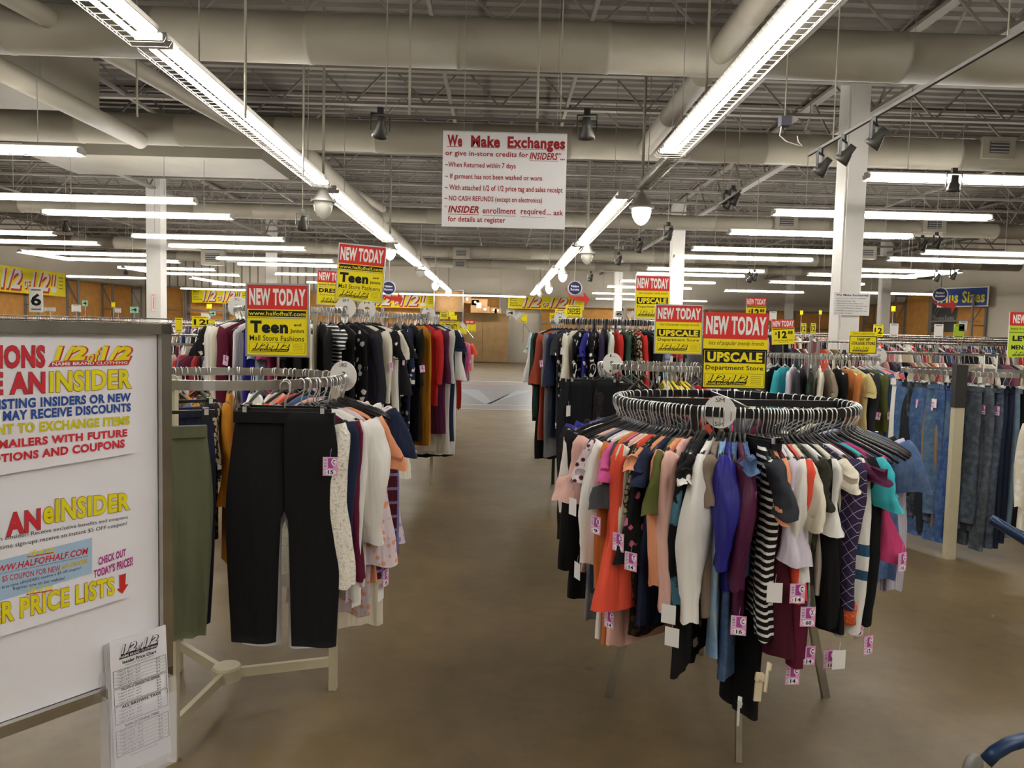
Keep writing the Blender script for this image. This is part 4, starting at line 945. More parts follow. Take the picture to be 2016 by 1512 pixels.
dress_rack(C2, .48, Z2, its, P2, 'black plastic hanger with chrome hook on the near left rack', hi=True, nh=34, hang_from=-34, hang_to=200, xh=30)
def facing(name, px, Y, col, pat, hy, label, zt=Z2, rz=0., **k):
    p = at_y(px, 730, Y); p.z = zt
    hem = zt - at_y(px, hy, Y).z
    o = trousers(name, p, rz, col, pat, hem, label=label, **k)
    hanger((p.x, p.y, zt), rz, 'clipblack', 'black clip hanger holding the ' + ' '.join(label.split()[:4]) + ' at the near left rack'); return o
facing('trousers', 561, 2.80, '121214', 'plain', 1268, 'black dress trousers facing the camera with a pink tag', wt=.178, wk=.212, wb=.165, crotch=.5, flare=.018, seed=5,
       tags=((.178, -.055, -.30, 'C', '15', 0., .05, .064, 0.),), top=.115)
o = bpy.data.objects['trousers'] if 'trousers' in bpy.data.objects else None
facing('trousers', 563, 2.90, 'f4f4f6', 'plain', 1272, 'white jeans hanging directly behind the black dress trousers', wt=.17, wk=.20, wb=.152, crotch=.55, seed=9, top=.12)
facing('trousers', 318, 2.62, '5b5d47', 'plain', 1262, 'olive gathered jogger trousers partly behind the white board', rz=R(28), wt=.14, wk=.165, wb=.12, crotch=.45, seed=12, th=.022, top=.155, pleat=.012)
facing('trousers', 340, 3.0, '1d2136', 'plain', 1240, 'navy trousers behind the olive joggers', rz=R(40), wt=.15, wk=.17, wb=.12, crotch=.42, seed=13, top=.13)
for a, l, t_ in ((12, 'LARGE', 'large white LARGE size divider on the near left rack'), (198, 'M', 'white M size divider on the near left rack by the board')):
    size_disc((C2[0] + .48 * math.cos(R(a)), C2[1] + .48 * math.sin(R(a)), Z2 - .01), R(-20 if a < 90 else 10), l, t_, .066)

# ================================================================ TALL LEFT RACKS BY THE AISLE
AUTO_K = {'dress': ('dress', 1.2, 1.6), 'top': ('blouse', .6, .8), 'tee': ('t_shirt', .6, .75), 'coat': ('cardigan', .8, 1.1), 'sw': ('sweater', .6, .75)}
def auto(seq, a0, a1, defhem=None):
    """seq: strings 'colour pattern kind sleeve hem'"""
    out = []
    for k, s_ in enumerate(seq):
        q = s_.split(); a = a0 + (a1 - a0) * k / max(1, len(seq) - 1)
        c, p, kd, sl = q[:4]; nm = AUTO_K[kd][0]; hem = float(q[4]) if len(q) > 4 else random.uniform(*AUTO_K[kd][1:])
        pw = {'plain': '', 'floral': 'flowered', 'redfloral': 'pink-flowered', 'stripe': 'striped', 'paisley': 'patterned', 'leopard': 'leopard-print', 'satin': 'satin', 'plaid': 'plaid', 'denim': 'denim', 'lace': 'lace', 'knit': 'knitted', 'grid': 'crossed-line', 'teal': 'teal-patterned', 'camo': 'camouflage', 'tiedye': 'tie-dyed', 'pinstripe': 'pinstriped', 'cuff': 'banded'}[p]
        short = ('%s %s %s' % (c, pw, nm.replace('_', ' ').replace('t shirt', 'tee'))).replace('  ', ' ')
        e = dict(a=a, c=c, p=p, n=nm, d=short if sl != 'bell' else short.replace(nm, 'bell-sleeved ' + nm), s=short, hem=hem)
        if sl != '-': e.update(sl=sl, len={'tee': .2, 'long': .52, 'bell': .5, 'puff': .5, 'ruffle': .4, 'cap': .12}[sl])
        if random.random() < .3 and -150 < a < 20: e['tags'] = ((.255, .0, -random.uniform(.35, .6), 'C', '16', F9, .05, .065, random.uniform(-.2, .2)),) if random.random() < .6 else ((.255, 0., -random.uniform(.3, .6), '', '', F9, .05, .065, .1),)
        out.append(e)
    return out
CA, ZA = (-1.5, 6.0), 1.78
round_rack(CA, .52, ZA, 'tall round rack of long dresses behind the near left rack', CHROMED, 'straight', (20, 110, 200, 290), BEIGE)
dress_rack(CA, .52, ZA, auto(['navy plain dress long', 'pink plain dress tee', 'burgundy satin dress - 1.1', 'brown plain dress long 1.2', 'brown plain dress tee 1.3', 'skyblue plain dress - 1.2', 'black floral dress tee 1.3', 'white plain dress long 1.2', 'cream plain coat long', 'burgundy plain dress long',
    'white plain dress - 1.3', 'royal plain dress - 1.2', 'skyblue denim top tee', 'magenta plain tee tee', 'black plain dress tee 1.2', 'black plain dress long 1.3', 'cream plain dress - 1.3', 'black plain dress long 1.2', 'charcoal stripe dress cap 1.1', 'black plain dress - 1.3', 'black floral dress - 1.1', 'navy lace dress long 1.2',
    'cream plain dress long 1.2', 'black floral dress tee 1.35', 'ivory plain dress tee 1.4', 'white plain dress - 1.35', 'black plain dress tee 1.3', 'black plain dress bell 1.25', 'black paisley dress long 1.4', 'maroon redfloral dress - 1.5', 'black plain dress long 1.2', 'red plain dress - 1.1', 'charcoal plain dress long 1.2', 'black plain dress tee 1.2'], -200, 62),
    'tall dress rack', 'hanger', nh=None, xh=90, hang_from=-190, hang_to=90)
for a, t_, l in ((-170, 'XL', 'front XL size divider on the left of the tall dress rack'), (-176, 'XL', 'middle XL size divider on the left of the tall dress rack'), (-182, 'XL', 'rear XL size divider on the left of the tall dress rack'), (-45, 'BM', 'tilted size divider below the tilted teen sign'), (-20, 'M', 'size divider at the right side of the tall dress rack')):
    size_disc((CA[0] + .52 * math.cos(R(a)), CA[1] + .52 * math.sin(R(a)), ZA + .0), R(random.uniform(-30, 25)), t_, l, .075)
CB, ZB = (-1.15, 8.0), 1.8
round_rack(CB, .5, ZB, 'second tall round dress rack along the left of the aisle', CHROMED, 'straight', (20, 110, 200, 290), BEIGE)
dress_rack(CB, .5, ZB, auto(['black plain dress long', 'black floral dress - 1.2', 'charcoal plain dress long 1.2', 'black paisley dress tee 1.3', 'red redfloral dress tee 1.45', 'black plain dress long 1.3', 'navy floral dress long 1.35', 'black plain dress long 1.25', 'mustard plain dress - 1.3', 'red plain dress long .9', 'plum plain dress long 1.2', 'cream pinstripe dress long 1.4', 'navy plain dress tee 1.3', 'white plain dress bell 1.45',
    'white plain dress bell 1.3', 'black floral dress tee 1.5', 'black plain dress tee 1.3', 'rust plain dress - 1.3', 'black redfloral dress - 1.45', 'black plain dress long 1.3', 'coral plain dress tee 1.2', 'black plain dress tee 1.2'], -120, 70),
    'second tall left rack', 'black hanger with chrome hook on the second tall left rack', nh=None, rho=.75, xh=80, hang_from=-150, hang_to=90)
size_disc((CB[0] + .42, CB[1] - .25, ZB), R(-10), 'L', 'white size divider on the second tall left rack', .07)
CE, ZE = (-1.25, 11.2), 1.72
round_rack(CE, .5, ZE, 'third round rack along the left of the aisle', CHROMED, 'straight', (20, 110, 200, 290), BLACKM)
dress_rack(CE, .5, ZE, auto(['black plain dress long', 'black plain dress tee', 'navy plain dress long', 'black plain dress -', 'red plain dress - 1.2', 'black plain dress long 1.2', 'coral plain dress - 1.1', 'black redfloral dress long'], -80, 50), 'third left rack', 'hanger', nh=0, xh=50, hang_from=-150, hang_to=60)
CD, ZD = (-1.35, 16), 1.55
round_rack(CD, .55, ZD, 'far round rack of bright tops at the left of the aisle', CHROMED, 'straight', (20, 110, 200, 290), BLACKM)
dress_rack(CD, .55, ZD, auto(['black plain top long', 'cream plain top long', 'black plain dress long .95', 'black plain dress tee 1.0', 'green plain tee tee', 'bubblegum plain top long .9', 'coral plain tee tee', 'cream plain top long', 'grey plain dress long .95', 'black plain top tee', 'navy paisley top long'], -95, 50), 'far left rack', 'hanger', nh=0, xh=60, hang_from=-170, hang_to=60)

# ================================================================ RIGHT SIDE OF THE AISLE
CR2, ZR2 = (1.1, 8.1), 1.79
round_rack(CR2, .56, ZR2, 'tall black round rack on the right of the aisle, behind the trousers rack', BLACKM, 'straight', (250, 262, 70, 160, 340), BLACKM, band=.045)
dress_rack(CR2, .56, ZR2, auto(['pink plain top long', 'black plain top long', 'mint plain tee tee', 'black plain dress long 1.1', 'skyblue plain top long', 'white plain top bell', 'green plain coat long', 'black plain dress long 1.45', 'rust plain coat bell 1.25', 'grey plain coat long 1.4', 'navy plain coat bell 1.2', 'charcoal floral dress tee 1.1', 'cream plain top bell .9', 'black floral dress - 1.1',
    'royal floral top tee', 'black floral top long', 'purple plain dress long 1.1', 'mint plain top long .7', 'red plain sw long', 'green plain sw long', 'khaki leopard top long', 'red plain sw long .7', 'black plain dress long', 'black plain coat long', 'skyblue plaid top long', 'red plain tee tee', 'black plain top long', 'khaki camo tee tee', 'pink plain sw long', 'cream plain sw long'], -212, -10),
    'tall black rack', 'hanger', nh=None, xh=90, hang_from=-200, hang_to=60)
size_disc((CR2[0] - .5, CR2[1] - .25, ZR2), R(10), 'M', 'white size divider at the left end of the tall black rack', .075)
CRB, ZRB = (2.75, 9.6), 1.8
round_rack(CRB, .56, ZRB, 'second tall black rack, behind the trendy brand signs', BLACKM, 'straight', (250, 160, 70, 340), BLACKM, band=.045)
dress_rack(CRB, .56, ZRB, auto(['black plain coat long', 'navy plain dress long', 'grey plain coat long', 'cream plain sw long', 'black plain dress long', 'grey plain dress long', 'pink plain top long', 'charcoal plain dress long', 'black plain coat long', 'grey stripe dress long'], -170, -10), 'second black rack', 'hanger', nh=0, xh=60, hang_from=-190, hang_to=20)
CR3, ZR3 = (1.15, 5.35), 1.44
round_rack(CR3, .45, ZR3, 'round chrome rack of trousers and jackets behind the near right rack', CHROMED, 'straight', (265, 30, 150), GREYM)
its = auto(['magenta plain top long .75', 'black plain top long .85', 'charcoal plain top long .8', 'navy denim dress long 1.1', 'skyblue denim top long', 'charcoal plain top tee .9', 'ivory plain dress - 1.15', 'black lace dress long 1.05'], -205, -140)
its += auto(['cream floral top long', 'yellow plain sw long', 'grey plain top long', 'red plain sw long', 'white paisley top long', 'grey plain top long', 'white plain top tee', 'green plain top tee', 'charcoal plain sw long', 'black plain top long', 'black satin top long', 'grey plain coat long'], -100, -5)
dress_rack(CR3, .45, ZR3, its, 'middle chrome rack', 'hanger with chrome hook on the middle chrome rack', nh=30, hang_from=-210, hang_to=160, xh=60)
for px, Y, c, l, rz in ((1168, 4.93, '131316', 'black trousers hung facing the camera on the middle chrome rack', 8), (1132, 4.98, '1b1c20', 'charcoal black jeans with a blank white card on the middle chrome rack', 55)):
    p = at_y(px, 720, Y); p.z = ZR3
    trousers('trousers', p, R(rz), c, 'plain', 1.05, wt=.17, wk=.19, label=l, seed=int(px), tags=((-.12, -.03, -.3, '', '', 0, .05, .07, 0), (.02, -.03, -.24, 'C', '16', 0, .05, .065, .1)) if rz > 20 else ())
    hanger(p, R(rz), 'clipblack', 'clip hanger on the middle chrome rack', 'clip hangers on the middle chrome rack')
for k in range(6):
    hanger((CR3[0] - .1 + k * .028, CR3[1] - .44, ZR3), R(90 + 4 * k), 'black', 'yellow plastic hanger in the bunch on the middle chrome rack', 'bunch of yellow hangers').data = (HG.get('yel') or HG.setdefault('yel', one('tube', [(-.2, 0, -.19), (-.1, 0, -.14), (0, 0, -.1), (.1, 0, -.14), (.2, 0, -.19)], .008, 6).mesh('hanger', mat('yellow plastic', 'e8cf2a', .4), True)))
size_disc((CR3[0] - .4, CR3[1] - .22, ZR3), R(15), 'L', 'round size divider at the left of the middle chrome rack', .075); size_disc((CR3[0] + .44, CR3[1] - .1, ZR3), R(-20), 'M', 'size divider at the right of the middle chrome rack', .075)
CR4, ZR4 = (1.35, 13.5), 1.6
round_rack(CR4, .6, ZR4, 'white-railed far rack at the right of the aisle', WHITEP, 'straight', (250, 160, 70, 340), WHITEP)
dress_rack(CR4, .6, ZR4, auto(['orange plaid top long .8', 'peach plaid top long .8', 'cream plain top long', 'green plain top long', 'bubblegum plain dress long 1.0', 'black plain dress long', 'grey plain dress long', 'black plain coat long', 'skyblue plain top long'], -215, -120), 'far right aisle rack', 'hanger', nh=0, xh=60, hang_from=-220, hang_to=0)
# rack of tops right of the signs
CR5, ZR5 = (3.15, 7.75), 1.49
round_rack(CR5, .62, ZR5, 'large chrome round rack of tops under the college store sign', CHROMED, 'straight', (250, 160, 70, 340), GREYM)
dress_rack(CR5, .62, ZR5, auto(['grey plain coat long', 'ivory plain coat long', 'grey lace top long', 'black plain coat long', 'black plain top tee', 'mint plain sw long', 'black plain top long', 'turquoise plain sw long', 'lavender plain sw long', 'charcoal plain top long', 'green camo top long', 'cream floral top long', 'taupe plain top tee', 'black plain dress long', 'orange plain top long', 'yellow plain tee tee', 'charcoal plain top long', 'olive plain top long',
    'denim plain dress long 1.0', 'pink plain coat bell .95', 'coral plain tee tee', 'blue plain dress long 1.0', 'lilac plain top long', 'royal plain top long', 'white plain coat long 1.0'], -185, -10), 'college sign rack', 'hanger', nh=None, hcol='clear', xh=90, hang_from=-190, hang_to=60)
for k, a in enumerate((-20, -14)): size_disc((CR5[0] + .62 * math.cos(R(a)), CR5[1] + .62 * math.sin(R(a)), ZR5), R(20 * k), 'S', '%s clear size divider where the tops rack meets the jeans rack' % ('left', 'right')[k], .08)
# jeans rack
CR6, ZR6 = (3.9, 6.2), 1.42
round_rack(CR6, .56, ZR6, 'round jeans rack at the right edge with a beige post', CHROMED, 'straight', (20, 130), BEIGE)
r_ = bpy.data.objects['round_clothes_rack'] if 0 else None
mb = MB(); mb.bar((3.43, 5.68, 0), (3.43, 5.68, 1.15), .075, .05); root = empty('rack_post', (0, 0, 0), 0, 'beige square post with dark top section holding the jeans rack', 'post'); mb.build('lower_post', BEIGE, root)
mb = MB(); mb.bar((3.43, 5.68, 1.15), (3.43, 5.68, 1.47), .085, .06); mb.build('upper_post', mat('dark bronze', '2a2622', .5), root)
JE = [(1748, 'white', 'plain', 1010, 'white jeans'), (1762, '3d5a80', 'denim', 1030, 'mid blue jeans'), (1776, '1f2329', 'plain', 1040, 'black jeans'), (1790, '1a1c20', 'denim', 1020, 'washed black jeans'), (1802, '35507a', 'denim', 1060, 'blue jeans'), (1814, '8a6f58', 'plain', 1050, 'brown trousers'),
      (1824, '2c4a80', 'denim', 1065, 'bright blue jeans'), (1838, '4a627e', 'denim', 1030, 'grey-blue jeans'), (1852, '46607c', 'denim', 1020, 'faded grey-blue jeans with rolled top'), (1890, '3f444a', 'denim', 1030, 'grey jeans'), (1908, '54575c', 'denim', 1050, 'pale grey jeans'), (1922, '45474c', 'denim', 1085, 'dark grey jeans'),
      (1940, '3a3f4c', 'denim', 1080, 'slate jeans'), (1952, '1c2436', 'plain', 1080, 'dark indigo jeans'), (1966, '1c2033', 'plain', 1070, 'navy jeans'), (1984, '5d7183', 'denim', 1060, 'light blue-grey jeans'), (2000, '141416', 'plain', 1050, 'black slim jeans')]
its = []
for k, (px, c, p, hy, d) in enumerate(JE):
    a = near_angle(CR6, .70, px, 1.1, -190, -10)
    its.append(dict(a=a, c=c, p=p, n='jeans', d=d, s=d, hy=hy, tr=1, wt=.15 if k != 5 else .08, wk=.165 if k != 5 else .09, wb=.12, abs=R(-72 if px < 1846 else -40 if px < 1870 else -76 if px < 1905 else -55 if px < 1915 else -76), pl=.004, h='white' if k % 3 == 0 else 'black',
                    tags=((.1, -.035, -.28, 'C', '14', 0., .055, .07, random.uniform(-.25, .25)),) if k in (1, 3, 10, 12, 13, 14) else ((.08, -.035, -.26, '', '', 0., .06, .075, 0),) if k in (4, 15) else ()))
dress_rack(CR6, .56, ZR6, its, 'right jeans rack', 'clip hanger on the right jeans rack', rho=.70)
for px, Y, l in ((1937, 5.75, 'left clear size disc on the jeans rack'), (1962, 5.8, 'right clear size disc on the jeans rack')):
    p = at_y(px, 720, Y); size_disc(p, R(60), 'S', l, .06)
# white garment stack and black belt bag at the right edge
p = at_y(2065, 720, 5.2); p.z = 1.25
garment('cardigan', p, R(200), 'cream', 'floral', .95, 'long', .55, 'cream patterned cardigan at the right edge in front of the jeans', th=.03, seed=77); hanger(p, R(200), 'white', 'white hanger at the right edge holding the patterned cardigan', None)

# ================================================================ FAR RAILS (rows of clothes, too many to count)
PALW = ['141416'] * 6 + ['e4e0d6'] * 3 + ['d9cbb0'] * 2 + ['1f2740', '33343a', '77767a', 'a02a2c', 'c22c28', 'e8573f', '47618a', '5e1730', 'bfa27a', 'b3b2b0', '2c4a3c', '8b4a5e', 'c58a8a', '3d3a48', '6b2f3a', 'a7a08f']
RAILS = []
def rail_row(x0, x1, y, z, lab, short=.65, along='x', dens=.055):
    RAILS.append((x0, x1, y, z))
    r_ = empty('straight_clothes_rail', (0, 0, 0), 0, lab, 'clothes rail')
    a = (x0, y, z) if along == 'x' else (y, x0, z); b_ = (x1, y, z) if along == 'x' else (y, x1, z)
    one('tube', [a, b_], .016, 8).build('rail', CHROMED, r_)
    n = max(2, int(abs(x1 - x0) / 1.5) + 1)
    for i in range(n):
        q = x0 + (x1 - x0) * i / (n - 1); c = (q, y) if along == 'x' else (y, q); one('bar', (c[0], c[1], 0), (c[0], c[1], z), .035).build('post', GREYM, r_)
    vs = []; fs = []; cs = []; hv = MB(); q = x0 + .05; rnd = random.Random(int(x0 * 97 + y * 31))
    while q < x1 - .05:
        col = lin(rnd.choice(PALW)); hem = short * rnd.uniform(.75, 1.35); wd = rnd.uniform(.17, .22); th = dens * .42; o = len(vs); an = rnd.uniform(-.5, .5); ca_, sa = math.cos(an), math.sin(an)
        pr = [(-.06, -.11), (.06, -.11), (wd * .9, -.17), (wd * 1.1, -.32), (wd * rnd.uniform(.95, 1.2), -hem), (0, -hem + rnd.uniform(-.03, .03)), (-wd * rnd.uniform(.95, 1.2), -hem), (-wd * 1.1, -.32), (-wd * .9, -.17)]
        for s in (-1, 1):
            for u, v in pr:
                t_ = th * (.4 if v > -.2 else 1.0) * s; X_, Y_ = u * sa * .9 + t_ * ca_, u * ca_ - t_ * sa
                vs.append((q + X_, y + Y_, z + v) if along == 'x' else (y + Y_, q + X_, z + v))
        m_ = len(pr); fs.append(tuple(range(o, o + m_))); fs.append(tuple(range(o + 2 * m_ - 1, o + m_ - 1, -1)))
        for i in range(m_): fs.append((o + i, o + (i + 1) % m_, o + m_ + (i + 1) % m_, o + m_ + i))
        cs += [col] * (m_ + 2)
        c = (q, y) if along == 'x' else (y, q)
        e = Vector((sa, ca_, 0)) * .017
        hv.tube([Vector((c[0], c[1], z - .1)), Vector((c[0], c[1], z - .03)) + e, Vector((c[0], c[1], z + .012)), Vector((c[0], c[1], z - .02)) - e], .0028, 3)
        q += dens * rnd.uniform(.75, 1.3)
    me = bpy.data.meshes.new('hanging_clothes'); me.from_pydata(vs, [], fs); me.materials.append(STUFFM)
    at = me.color_attributes.new('col', 'FLOAT_COLOR', 'CORNER'); arr = []
    for p_, c_ in zip(me.polygons, cs): arr += list(c_ + (1.,)) * len(p_.vertices)
    at.data.foreach_set('color', arr)
    tag(link('hanging_clothes', me), 'close-packed mixed clothes on the ' + lab, 'clothes', None, 'stuff')
    tag(hv.build('hanger_hooks', CHROME), 'chrome hanger hooks on the ' + lab, 'hangers', None, 'stuff')
k = 0
for (x0, x1, y, z, s) in ((4.6, 9.5, 9.2, 1.5, .6), (4.4, 11, 10.6, 1.62, .6), (6.2, 13, 12.6, 1.66, .6), (5.9, 14, 14.6, 1.72, .6), (2.6, 5, 12.4, 1.6, .6), (2.4, 13, 17.0, 1.78, .6), (2.4, 15, 20, 1.82, .6), (2.6, 16, 23.5, 1.85, .6), (2.6, 17, 28, 1.85, .6), (2.6, 17, 33, 1.9, .6), (2.6, 17, 38, 1.9, .6)):
    k += 1; rail_row(x0, x1, y, z, ('first', 'second', 'third', 'fourth', 'short', 'fifth', 'sixth', 'seventh', 'eighth', 'ninth', 'tenth')[k - 1] + ' straight rail back on the right side', s)
k = 0
for (x0, x1, y, z, s) in ((-5.6, -3.0, 8.4, 1.42, .55), (-6.5, -3.2, 10.2, 1.5, .55), (-9, -3.0, 12.6, 1.62, .6), (-11, -2.6, 15, 1.68, .6), (-13, -2.6, 18.5, 1.78, .6), (-15, -2.8, 22, 1.8, .6), (-17, -2.8, 26, 1.85, .6), (-18, -2.8, 30, 1.85, .6), (-18, -2.8, 35, 1.9, .6), (-18, -2.8, 40, 1.95, .6)):
    k += 1; rail_row(x0, x1, y, z, ('first', 'second', 'third', 'fourth', 'fifth', 'sixth', 'seventh', 'eighth', 'ninth', 'tenth')[k - 1] + ' straight rail back on the left side', s)

# ================================================================ SIGNS
def px_sign(name, label, cat, x0, y0, x1, y1, Y, items, **k):
    a, b_ = at_y(x0, (y0 + y1) / 2, Y), at_y(x1, (y0 + y1) / 2, Y); c = at_y((x0 + x1) / 2, (y0 + y1) / 2, Y); H = at_y((x0 + x1) / 2, y0, Y).z - at_y((x0 + x1) / 2, y1, Y).z
    return sign(name, label, cat, c, abs(b_.x - a.x), H, items, **k)
px_sign('rack_sign', 'largest NEW TODAY UPSCALE sign, on the near right rack', 'sign', 1384, 616, 1510, 766, 3.36, upscale(True), stem=.04, stem_m=BLACKM, frame=None, back='1a1a18')
px_sign('rack_sign', 'middle UPSCALE sign in a silver frame, left of the largest one', 'sign', 1291, 602, 1381, 695, 5.3, upscale(), frame=SILVERF, stem=.1)
px_sign('rack_sign', 'smallest UPSCALE sign, high over the tall black rack', 'sign', 1252, 544, 1317, 627, 7.9, upscale(), frame=SILVERF, stem=.3)
px_sign('rack_sign', 'NEW TODAY Teen sign in front, over the near left rack', 'sign', 487, 562, 605, 699, 3.35, teen(), frame=SILVERF, stem=.08)
px_sign('rack_sign', 'tilted NEW TODAY Teen sign, higher, behind the front one', 'sign', 665, 484, 755, 592, 5.9, teen(), frame=SILVERF, stem=.1, ry=R(4))
px_sign('rack_sign', 'DRESSES sign half hidden behind the tilted teen sign', 'sign', 625, 534, 688, 600, 8.0, dresses(), frame=SILVERF, stem=.1, ry=R(2))
px_sign('rack_sign', 'NEW TODAY 12.88 price sign, just right of the largest upscale sign', 'sign', 1520, 629, 1564, 678, 7.2, twelve(), stem=.2, ry=R(-3))
px_sign('rack_sign', 'higher, farther 12.88 sign partly hidden by the largest upscale sign', 'sign', 1469, 586, 1508, 634, 9.4, twelve(), stem=.2)
px_sign('rack_sign', 'yellow THAT HIP COLLEGE STORE sign with black border', 'sign', 1672, 653, 1726, 696, 7.15, [Q((0, 0, 1, 1), YEL), Q((0, .2, 1, 1), BLK, 1), Q((.03, .235, .97, .965), YEL, 2), T('TRENDY & BOHO STYLES', (.1, .05, .9, .14), '6b6410', .01), T('THAT HIP', (.27, .29, .75, .42), BLK, .04, 0, 3), T('COLLEGE STORE', (.08, .46, .94, .6), BLK, .04, 0, 3)] + logo(.1, .7, .72, .92, YEL, BLK, BLK, YEL, 3), stem=.1)
px_sign('rack_sign', 'red and lime green LE & MENS sign cut off at the right edge', 'sign', 1986, 615, 2062, 704, 5.6, [Q((0, 0, 1, 1), 'c9e23c'), Q((0, 0, 1, .3), RED, 1), T('NEW TODAY', (.08, .05, .97, .25), WHT, .045, 0, 2), T('fresh from dept. stores', (.04, .34, .96, .41), BLK, .01), Q((0, .44, 1, .46), '6a7a20', 1), T('LEVELS', (.1, .52, .9, .64), BLK, .05), T('&', (.45, .66, .52, .71), BLK), T('MENSWEAR', (.08, .73, .92, .83), BLK, .04)] + logo(.1, .87, .9, .97, 'c9e23c', BLK, BLK, 'c9e23c', 2), stem=.2)
# hanging exchange notices
DR = 'a02426'
big = [T('We', (.035, .045, .155, .165), DR, .045, 0, 0, 3), T('Make', (.225, .045, .46, .165), DR, .045, 0, 0, 3), T('Exchanges', (.52, .045, .985, .2), DR, .045, 0, 0, 3),
       Q((.03, .165, .155, .17), DR, 1), Q((.22, .165, .46, .17), DR, 1), Q((.52, .17, .985, .175), DR, 1),
       T('or give in-store credits for', (.02, .205, .69, .275), DR, .018), T('INSIDERS*...', (.70, .2, .985, .28), DR, .03, .25), Q((.70, .288, .93, .293), DR, 1),
       T('~When Returned within 7 days', (.02, .325, .59, .395), DR, .018), T('~ If garment has not been washed or worn', (.02, .445, .805, .515), DR, .018), T('~ With attached 1/2 of 1/2 price tag and sales receipt', (.02, .56, .975, .635), DR, .018),
       T('~ NO CASH REFUNDS (except on electronics)', (.02, .675, .81, .745), DR, .018), T('*', (.02, .78, .045, .81), DR, .018), T('INSIDER', (.05, .78, .30, .855), DR, .035, .25), Q((.05, .868, .30, .873), DR, 1),
       T('enrollment', (.33, .79, .6, .855), DR, .018), Q((.33, .873, .6, .877), DR, 1), T('required', (.64, .79, .84, .87), DR, .018), Q((.64, .877, .84, .881), DR, 1), T('... ask', (.85, .8, .985, .855), DR, .018), T('for details at register', (.05, .89, .515, .965), DR, .018)]
r_ = px_sign('hanging_sign', 'large white We Make Exchanges notice with red lettering hung over the aisle', 'sign', 871, 260, 1114.5, 449, 7.6, big, back='e8e6e6', thick=.006)
for x in (-.4, .5): one('tube', [(x, .003, .47), (x, .003, 6.01 - r_.location.z)], .003, 5).build('hanging_wire', GREYM, r_)
sm = [T('We Make Exchanges', (.06, .07, .95, .18), '2a2a2c', .03)] + [T(s_, (.05, y_, x_, y_ + .065), '4a4a4c', .01) for s_, y_, x_ in (('or give in-store credits for INSIDERS*', .23, .9), ('~When Returned within 7 days', .35, .6), ('~ If garment has not been washed or worn', .45, .82), ('~ With attached 1/2 of 1/2 price tag and sales receipt', .555, .94), ('~ NO CASH REFUNDS (except on electronics)', .66, .8), ('*INSIDER enrollment required...ask', .77, .93), ('for details at register', .88, .55))]
px_sign('notice_board', 'small white We Make Exchanges notice on the broad white column', 'sign', 1641, 576, 1712, 621, 11.65, sm, back='e2e0dc')
p = at_y(302, 596, 19.98); sign('column_sign', 'narrow red and white fire extinguisher sign on the cream column', 'sign', p, .1, .46, [Q((0, 0, 1, 1), 'f0ece6'), Q((.06, .02, .94, .1), RED, 1), Q((.06, .13, .94, .98), RED, 1), Q((.16, .145, .84, .965), 'f0ece6', 2), T('FIRE', (.15, .03, .85, .09), WHT, .03, 0, 2), Q((.4, .2, .6, .85), RED, 3)])
# wall banners
def wall_banner(x0, y0, x1, y1, Y, lab, rz=0.): return px_sign('wall_banner', lab, 'banner', x0, y0, x1, y1, Y, banner(), key='banner', rz=rz, back='f2df12', thick=.02)
wall_banner(378, 571, 487, 597, 43.3, 'yellow 1/2 of 1/2 banner on the back wall at the left'); wall_banner(704, 577, 858, 606, 43.3, 'yellow 1/2 of 1/2 banner on the back wall left of the aisle'); wall_banner(1000, 584, 1150, 609, 43.3, 'yellow 1/2 of 1/2 banner on the back wall right of the aisle')
c0 = Vector((XL + .7, 32.6, 3.35)); sign('wall_banner', 'yellow 1/2 of 1/2 banner on the left wall shelving', 'banner', c0, 5.6, 1.05, banner(), key='banner2', rz=R(90), thick=.02, back='f2df12')
pz = at_y(1910, 597, 29.5); sign('wall_sign', 'blue Plus Sizes sign with yellow lettering on the right wall', 'sign', (XR - .75, 31.2, 3.55), 2.1, .8, [Q((0, 0, 1, 1), 'e8e4da'), Q((.03, .06, .97, .94), '2e4a96', 1), T('Plus Sizes', (.07, .2, .93, .8), 'f4ea3c', .03, 0, 2)], rz=R(-62))
# fitting rooms signs
def fitting(px, py, Y, s, lab, side=1, rz=0.):
    p = at_y(px, py, Y); r_ = empty('fitting_rooms_sign', p, rz, lab, 'sign')
    mb = MB(); n = 32
    mb.tube([(0, 0, 0), (0, .03, 0)], s, n, cap=True); mb.build('disc', paint('e6e6ea'), r_)
    it = [dict(k='e', b=(.05, .05, .95, .95), c='26305e', l=0), T('Fitting', (.22, .3, .78, .5), WHT, .03, 0, 1), T('Rooms', (.2, .52, .8, .68), WHT, .03, 0, 1)]
    print_mb(it, 2 * s, 2 * s, .003).build('print', None, r_)
    mb = MB(); pts = []
    for i in range(9): t_ = R(150 + i * 17); pts.append((side * math.cos(t_) * s * 1.2, math.sin(t_) * s * 1.2))
    pts += [(side * s * 1.3, -s * 1.15), (side * s * 1.25, -s * .5), (side * s * 2.1, -s * 1.5), (side * s * 1.55, -s * 2.6), (side * s * 1.45, -s * 1.9), (side * s * .3, -s * 1.75), (-side * s * .7, -s * 1.3), (-side * s * 1.3, -s * .2)]
    m_ = len(pts); vs = [(x, y_, z_) for y_ in (.035, .055) for x, z_ in pts]
    mb.add(vs, [tuple(range(m_)), tuple(range(2 * m_ - 1, m_ - 1, -1))] + [(i, (i + 1) % m_, m_ + (i + 1) % m_, m_ + i) for i in range(m_)]); mb.build('arrow', paint('c9352f'), r_)
    one('tube', [(0, .06, 0), (0, .06, 6.01 - p.z)], .015, 6).build('hanging_rod', CREAM, r_)
